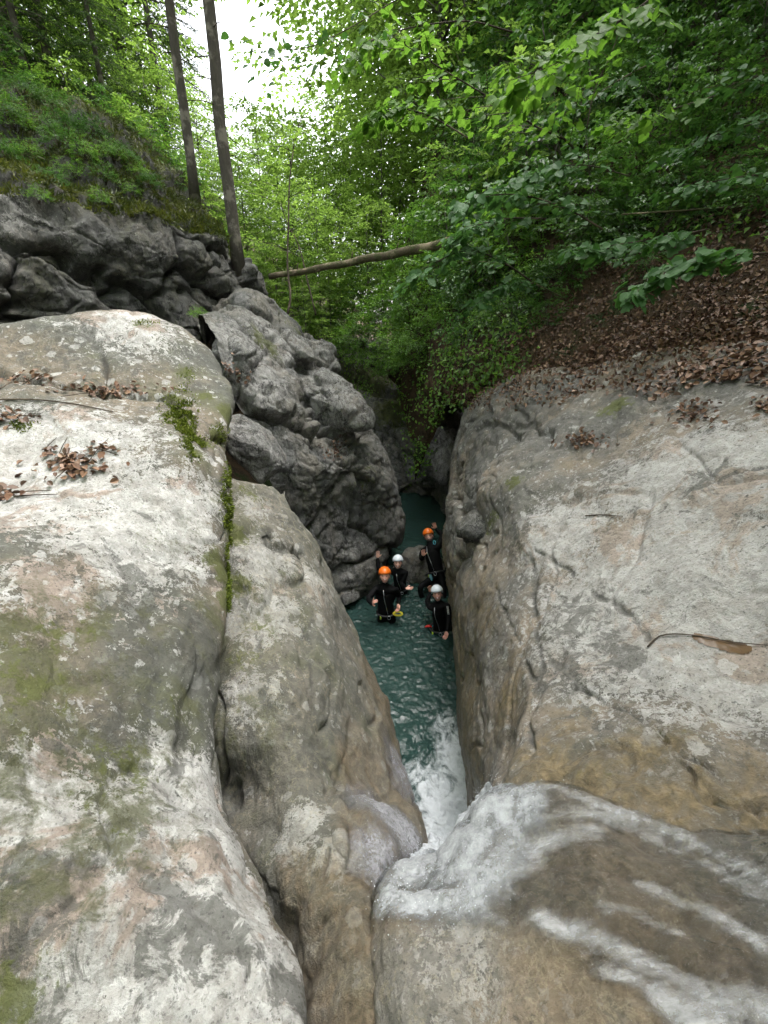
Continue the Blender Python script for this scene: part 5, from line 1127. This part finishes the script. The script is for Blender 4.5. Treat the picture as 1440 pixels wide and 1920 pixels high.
for px, py, s, kd in ((150,330,.28,3),(215,300,.3,2),(60,300,.3,3),(30,240,.4,2),(110,270,.35,0),(260,330,.25,3),(190,380,.2,2),(20,300,.35,0),(90,345,.28,1),(130,250,.4,0),(40,180,.45,1),(180,260,.35,0),(230,300,.3,1),(280,350,.25,0),(100,200,.4,1),(200,340,.25,0),(250,370,.22,2),(10,225,.4,1),(160,300,.3,2),(75,380,.2,3),(365,600,.16,3),(345,603,.13,3)):
    c, n = PATCH['K'].near(px, py) if py < 500 else PATCH['G'].near(px, py)
    plant('fern', k_shrub[kd], ('foliage', 'stem'), c, 'small green fern clump among the moss by the dark cliff', 'fern', 'ferns by the dark cliff', s)

# ------------------------------------------------------------------ near branches with large leaves
def leaf_shape(name, kind, mat):
    """one leaf, base at the origin, along +x, 1 m long: a lobed or an oval blade with a raised fold and a stalk"""
    if kind == 0: out = [(0, 0), (.10, .20), (.30, .36), (.55, .36), (.80, .20), (1, 0)]
    elif kind == 1: out = [(0, 0), (-.06, .26), (.14, .48), (.34, .34), (.58, .50), (.66, .22), (.84, .20), (1, 0)]
    else: out = [(0, 0), (.08, .30), (.30, .46), (.60, .42), (.85, .20), (1, 0)]
    V = []; Fq = []; k = len(out)
    for i, (a, b) in enumerate(out): V += [(a, 0, -.10 * a * a), (a, b, .22 * b - .14 * a * a), (a, -b, .22 * b - .14 * a * a)]
    for i in range(k - 1):
        a, b = 3 * i, 3 * (i + 1)
        Fq += [(a, b, b + 1, a + 1), (a, a + 2, b + 2, b)]
    V += [(-.25, .012, .03), (-.25, -.012, .03), (0, 0, 0)]; o = len(V) - 3; Fq.append((o, o + 1, o + 2))
    me = bpy.data.meshes.new(name); me.from_pydata(V, [], Fq); me.materials.append(mat); me.update()
    at = me.attributes.new('tint', 'FLOAT', 'POINT'); at.data.foreach_set('value', np.full(len(V), .5, np.float32)); return me
M['leaf_bright'] = leaf_mat('bright backlit leaves', (.06, .13, .022), (.10, .20, .035), (.15, .27, .05), .58, .55, .3)
M['leaf_skylit'] = leaf_mat('green leaves tinted by sky reflection', (.042, .105, .036), (.065, .150, .050), (.095, .20, .068), .38, .55, .35)  # bluish sky reflection put into the leaf colour
M['leaf_deep'] = leaf_mat('deep green leaves', (.028, .078, .022), (.045, .115, .030), (.065, .15, .042), .4, .55, .3)
LV = {k: [leaf_shape('leaf', s, M[k]) for s in (0, 1, 2)] for k in ('leaf_bright', 'leaf_skylit', 'leaf_deep')}
def leafy_branch(pts, r, n, size, mat, label, seed, spread=.35, wl=1.0, droop=.15, side=2.):
    g = np.random.default_rng(seed); pts = catmull(np.array([P(*p) for p in pts]), 20); org = pts[0].copy(); b = empty('leafy_branch', org, label, 'branch'); rel = pts - org
    tubes = [tube(rel, np.linspace(r, r * .25, 20), 7)]; L = np.linalg.norm(rel[-1] - rel[0]); ntw = max(4, int(L * 5)); spots = []
    for j in range(ntw):
        s = .18 + .8 * (j + g.random() * .7) / ntw; i = min(int(s * 19), 18); p0 = rel[i]; tg = nrm(rel[i + 1] - rel[i]); sv = nrm(np.cross(tg, [0, 0, 1.])) * (1 if j % 2 else -1)
        l = max(spread * L, .42) * (1.1 - .6 * s) * g.uniform(.6, 1.1); e = p0 + (tg * .7 + sv * .75 + [0, 0, g.uniform(-.25, .15)]) * l
        tubes.append(tube([p0, (p0 + e) / 2 + [0, 0, .02], e], [r * .35, r * .25, r * .12], 4)); spots += [(p0 + (e - p0) * q, nrm(e - p0)) for q in np.linspace(.15, 1, 6)]
    spots += [(rel[i], nrm(rel[min(i + 1, 19)] - rel[i - 1])) for i in range(8, 20)]
    o = bpy.data.objects.new('twig', data_tubes('twig', tubes, M['twig'])); COL.objects.link(o); o.parent = b
    for k in range(n):
        q, d = spots[g.integers(len(spots))]; sd = 1 if k % 2 else -1; hv = nrm(np.cross(d, [0, 0, 1.]))
        x = nrm(d * g.uniform(.2, 1) + hv * sd * g.uniform(.3, 1) + np.array([0, 0, -droop - g.random() * .3])); z = nrm(np.array([0, -.15, 1.]) + g.normal(0, .42, 3)); z = nrm(z - x * z.dot(x)); y = np.cross(z, x)
        o = bpy.data.objects.new('leaf', LV[mat][g.integers(3)]); COL.objects.link(o); o.parent = b; s = size * g.uniform(.65, 1.15)
        pos = q + x * .25 * s + g.normal(0, .05, 3)
        o.matrix_local = Matrix(((x[0] * s, y[0] * s * wl, z[0] * s, pos[0]), (x[1] * s, y[1] * s * wl, z[1] * s, pos[1]), (x[2] * s, y[2] * s * wl, z[2] * s, pos[2]), (0, 0, 0, 1)))
BR = [
 ([(1095,305,8.3),(1060,262,8.0),(1010,240,7.7),(930,190,7.2),(830,130,6.7),(735,68,6.3)], .022, 110, .13, 'leaf_bright', 'long dark branch of bright leaves slanting up from the slope towards the sky gap'),
 ([(1290,-60,6.0),(1190,20,5.8),(1110,70,5.7),(1040,120,5.7),(960,150,5.7)], .016, 110, .14, 'leaf_bright', 'sunlit branch of bright yellow-green leaves hanging at the top right'),
 ([(1100,240,7.2),(1115,170,7.1),(1150,90,7.0),(1170,20,6.9)], .012, 40, .11, 'leaf_bright', 'thin upright twig crossing the dark slope at the upper right'),
 ([(1340,180,6.6),(1260,205,6.4),(1200,225,6.3),(1150,240,6.3)], .010, 45, .12, 'leaf_bright', 'small bright branch alone against the dark leaf-strewn slope'),
 ([(1130,430,7.2),(1070,395,7.0),(1000,370,6.8),(930,365,6.6),(870,385,6.5)], .016, 110, .125, 'leaf_skylit', 'branch of pale bluish leaves catching the light mid slope'),
 ([(1480,470,4.7),(1400,478,4.9),(1310,490,5.1),(1230,520,5.2),(1180,555,5.3)], .014, 110, .12, 'leaf_deep', 'low branch of large deep green leaves over the brown leaf litter'),
 ([(1330,430,6.4),(1250,445,6.3),(1150,460,6.2),(1060,475,6.2)], .014, 90, .12, 'leaf_deep', 'deep green branch above the leaf litter, left of the lowest branch'),
 ([(1000,530,8.6),(940,490,8.3),(880,470,8.1),(820,490,8.0),(780,525,8.0)], .018, 90, .13, 'leaf_skylit', 'pale leafy branch drooping over the right end of the log'),
 ([(1620,40,6.8),(1500,110,6.8),(1400,150,6.9),(1320,165,7.0)], .012, 40, .11, 'leaf_deep', 'dark branch of big leaves entering at the right edge near the top'),
 ([(960,60,9.5),(880,40,9.2),(780,50,8.9),(700,75,8.7),(655,110,8.6)], .018, 110, .15, 'leaf_bright', 'backlit branch hanging into the right side of the sky gap'),
 ([(880,260,9.0),(800,215,8.7),(730,205,8.5),(680,235,8.4)], .016, 110, .14, 'leaf_bright', 'lower backlit branch at the right side of the sky gap'),
 ([(860,-60,7.4),(760,-10,7.3),(660,50,7.2),(580,88,7.1),(510,95,7.0),(475,105,7.0)], .010, 34, .095, 'leaf_deep', 'loose dark leaves on a bare twig dangling before the white sky'),
 ([(1060,560,7.6),(990,530,7.6),(930,545,7.6),(880,580,7.6)], .012, 80, .10, 'leaf_deep', 'low deep green branch where the slope meets the grey rock'),
 ([(1180,330,7.6),(1100,310,7.4),(1030,315,7.2),(980,335,7.1)], .012, 80, .12, 'leaf_skylit', 'bluish leafy branch just above the pale mid-slope one'),
 ([(1020,410,8.0),(950,410,7.8),(890,425,7.7),(840,450,7.6)], .014, 80, .12, 'leaf_skylit', 'bluish branch pointing left over the log end'),
 ([(1560,320,5.8),(1440,325,5.9),(1340,340,6.0),(1240,365,6.2)], .012, 60, .10, 'leaf_deep', 'shadowed leafy branch crossing just above the bare dead branch'),
 ([(1570,215,6.4),(1450,225,6.5),(1350,250,6.6),(1270,285,6.8)], .012, 60, .10, 'leaf_deep', 'shadowed leafy branch reaching in from the right edge, below the topmost one'),
 ([(1240,110,8.2),(1160,150,8.0),(1090,200,7.8),(1040,215,7.7)], .012, 60, .11, 'leaf_deep', 'dull green leafy branch hanging above the long slanting branch'),
]
for i, b in enumerate(BR): leafy_branch(b[0], b[1], int(b[2] * 1.55), b[3] * 1.35, b[4], b[5], 40 + i)
# bare broken branch on the dark slope
bb = poly_obj('bare_branch', *tube(catmull(np.array([P(1165,402,7.2), P(1260,396,7.0), P(1350,390,6.8), P(1450,384,6.5)]), 14), np.linspace(.012, .02, 14), 7), M['bark_moss']); tag(bb, 'bare pale dead branch lying level across the dark slope', 'branch')

# ------------------------------------------------------------------ dead leaves, twigs, moss
def dead_leaf(name, seed):
    g = np.random.default_rng(seed); out = [(0, 0), (.15, .22), (.4, .34), (.7, .28), (1, 0)]; V = []; Fq = []; cu = g.uniform(.2, 1.1); tw = g.uniform(-.5, .5)
    for a, b in out: V += [(a, 0, cu * .35 * (a - .5) ** 2), (a, b, cu * b + tw * a * b), (a, -b, cu * b - tw * a * b)]
    for i in range(4):
        a, b = 3 * i, 3 * (i + 1); Fq += [(a, b, b + 1, a + 1), (a, a + 2, b + 2, b)]
    me = bpy.data.meshes.new(name); me.from_pydata(V, [], Fq); me.materials.append(M['dead']); me.update()
    at = me.attributes.new('tint', 'FLOAT', 'POINT'); at.data.foreach_set('value', np.full(len(V), g.random() * .3, np.float32)); return me
DL = [dead_leaf('leaf', s) for s in range(6)]
def lay_leaf(parent, org, p, n, s):
    n = nrm(n + rv.normal(0, .35, 3)); x = nrm(np.cross(n, rv.normal(0, 1, 3))); y = np.cross(n, x); q = p - org
    o = bpy.data.objects.new('leaf', DL[rv.integers(6)]); COL.objects.link(o); o.parent = parent
    o.matrix_local = Matrix(((x[0] * s, y[0] * s, n[0] * s, q[0]), (x[1] * s, y[1] * s, n[1] * s, q[1]), (x[2] * s, y[2] * s, n[2] * s, q[2]), (0, 0, 0, 1)))
def leaf_pile(pt, px, py, cnt, rx, ry, size, label, twigs=2):
    cnt = int(cnt * 1.8); size = size * .72
    c0, n0 = pt.near(px, py); b = empty('leaf_pile', c0, label, 'dead leaves'); 
    for k in range(cnt):
        c, n = pt.near(px + rv.normal(0, rx), py + rv.normal(0, ry)); lay_leaf(b, c0, c + n * rv.uniform(.005, .035), n, size * rv.uniform(.6, 1.2))
    for k in range(twigs):
        c, n = pt.near(px + rv.normal(0, rx), py + rv.normal(0, ry)); d = nrm(np.cross(n, rv.normal(0, 1, 3))) * rv.uniform(.08, .2)
        poly = [c - c0 + n * .02 - d, c - c0 + n * .03, c - c0 + n * .02 + d]; o = bpy.data.objects.new('twig', data_tubes('twig', [tube(poly, [.003, .004, .002], 5)], M['twig'])); COL.objects.link(o); o.parent = b
leaf_pile(pa, 135, 868, 60, 38, 16, .085, 'heap of brown dead leaves in the middle of the boulder\'s white top', 5)
leaf_pile(pa, 200, 845, 12, 18, 6, .07, 'small strip of dead leaves just right of the largest heap on the boulder', 2)
leaf_pile(pa, 20, 785, 22, 28, 9, .08, 'flat patch of dead leaves at the boulder\'s left edge below the crack', 1)
leaf_pile(pa, 20, 924, 10, 24, 7, .09, 'few dead leaves at the lower left of the boulder\'s white top', 1)
leaf_pile(pa, 60, 712, 22, 34, 6, .07, 'dark dead leaves packed in the left end of the boulder\'s crack', 1)
leaf_pile(pa, 200, 732, 50, 48, 7, .075, 'dead leaves packed along the right end of the boulder\'s crack', 3)
leaf_pile(pd, 1095, 825, 36, 30, 7, .085, 'small bank of dead leaves in a hollow of the right slab', 1)
leaf_pile(pd, 1300, 775, 40, 26, 12, .08, 'slanting bank of dead leaves on the upper right slab', 1)
leaf_pile(pd, 1432, 762, 14, 10, 7, .09, 'dead leaves caught at the slab\'s right edge', 0)
leaf_pile(pg, 630, 840, 30, 13, 9, .09, 'rusty dead leaves in a hollow of the fractured grey rock mass', 0)
leaf_pile(pg, 440, 695, 20, 14, 12, .09, 'dead leaves on top of the grey rock mass behind the boulder', 0)
# litter of the right slope: the 300 nearest leaves one by one, the rest together
P2 = []; N2 = []
for pt, cond in ((pr, lambda x, y: (y > 500) & (x > 840) & (x < 1560) & (y > 690 - .55 * (x - 840))), (pd, lambda x, y: (y < 770 - (x - 900) * .10 + 25 * perlin(p * 1.5)) & (x > 860) & (x < 1560)), (pr, lambda x, y: (x > 1040) & (y > 60) & (y < 520) & (x < 1560))):
    p = pt.G.reshape(-1, 3); n = pt.N.reshape(-1, 3); x, y, d = proj(p); ok = np.where(cond(x, y) & (d > .5) & (perlin(p * .8 + 4) > -.42))[0]
    cnt = (9000, 3200, 5000)[len(P2)]
    w = d[ok] ** -.5; j = rv.choice(ok, cnt, p=w / w.sum()); P2.append(p[j] + rv.normal(0, .03, (cnt, 3)) + n[j] * rv.uniform(.005, .05, (cnt, 1))); N2.append(n[j])
P2 = np.concatenate(P2); N2 = np.concatenate(N2); x, y, d = proj(P2); order = np.argsort(np.where((x < 1440) & (x > 0), d, 99))
c0 = P2[order[:300]].mean(0); lb = empty('leaf_litter', c0, 'carpet of brown dead leaves along the top of the right slab', 'leaf litter')
for j in order[:300]: lay_leaf(lb, c0, P2[j], N2[j], .085 * rv.uniform(.6, 1.15))
j = order[300:]; V, Fc = leaves(P2[j], rv.normal(0, 1, (len(j), 3)), N2[j] + rv.normal(0, .4, (len(j), 3)), rv.uniform(.05, .095, len(j)), rv.uniform(.03, .06, len(j)), .3, .1)
o = mesh_np('litter', V - c0, Fc, M['dead'], lb, {'tint': np.repeat(rv.random(len(j)), 4)}, smooth=False); o['kind'] = 'stuff'
# twigs lying on the rocks
def twig(pt, pix, r, label, lift=.012):
    pts = np.array([(lambda cn: cn[0] + cn[1] * lift)(pt.near(*q)) for q in pix]); tag(poly_obj('twig', *tube(catmull(pts, 14), np.linspace(r, r * .5, 14), 6), M['twig']), label, 'twig')
twig(pa, [(-10,748),(60,750),(130,756),(212,772)], .008, 'long thin twig lying across the boulder below its leaf crack')
twig(pa, [(0,728),(25,716),(60,712)], .005, 'curved twig end at the far left of the boulder\'s crack')
twig(pa, [(30,932),(70,930),(110,926)], .005, 'short dark twig beside the few leaves at lower left of the white top')
twig(pd, [(1212,1212),(1240,1192),(1290,1188),(1370,1200),(1445,1206)], .006, 'thin twig lying across the small brown puddle on the slab')
twig(pd, [(1095,968),(1125,965),(1165,966)], .006, 'short twig lying in the middle of the right slab')
# brown puddle in a hollow of the slab
pdp = pd.G.reshape(-1, 3); c1, n1 = pd.near(1352, 1207); ax = nrm(pd.near(1400, 1218)[0] - pd.near(1300, 1196)[0]); dq = pdp - c1; u_ = dq @ ax; w_ = np.sqrt(np.maximum((dq ** 2).sum(1) - u_ ** 2, 0))
mk = sstep(1.15, .85, (u_ / .165) ** 2 + (w_ / .055) ** 2 + .5 * perlin(pdp * 14))
T = NT('puddle water'); cov = T.attr('cover'); tr = T.n('BsdfTransparent'); M['puddle'] = T.done(T.mixs(T.math('MULTIPLY', T.step(cov, .1, .7), .85), tr.outputs[0], T.bsdf(T.mix(T.noise(9), (.05, .028, .012), (.12, .07, .032)), .35, None, .3)))
sub_sheet(pd, 'puddle', M['puddle'], mk, .006, label='small brown puddle in a hollow of the right slab')
# moss cushions: short blades rooted in the mossy spots of the boulder and the spur
c = []; nn = []
for pt, spots in ((pa, [(335,768,17,22,2600),(350,800,10,20,1500),(368,838,10,12,900),(432,1000,6,60,1500),(436,1100,5,40,900),(425,930,7,30,800),(408,815,10,10,200),(350,705,12,14,220),(270,606,14,3,120),(20,800,24,6,200)]),):
    for px, py, sx, sy, cnt in spots:
        p = pt.G.reshape(-1, 3); n = pt.N.reshape(-1, 3); x, y, d = proj(p); qq = np.exp(-((x - px) / sx) ** 2 / 2 - ((y - py) / sy) ** 2 / 2) * (d > .2) * ((p * 0).sum(1) + 1) * ((n * (np.array([0, 0, H]) - p)).sum(1) > 0); qq = qq * (perlin(p * 9) > -.1); qq[qq < .05] = 0
        if qq.sum() == 0: continue
        j = rv.choice(len(p), cnt, p=qq / qq.sum()); c.append(p[j] + rv.normal(0, .006, (cnt, 3))); nn.append(n[j])
c = np.concatenate(c); nn = np.concatenate(nn); d = nn + rv.normal(0, .55, c.shape)
V, Fc = leaves(c, d, rv.normal(0, 1, c.shape), rv.uniform(.012, .034, len(c)), rv.uniform(.006, .014, len(c)), .2, .3)
M['moss'] = leaf_mat('moss cushions', (.040, .055, .008), (.085, .115, .014), (.16, .19, .03), .25, .7, .2)
tag(mesh_np('moss', V, Fc, M['moss'], attrs={'tint': np.repeat(rv.random(len(c)), 4)}, smooth=False), 'moss cushions growing on the pale boulder', kind='stuff')
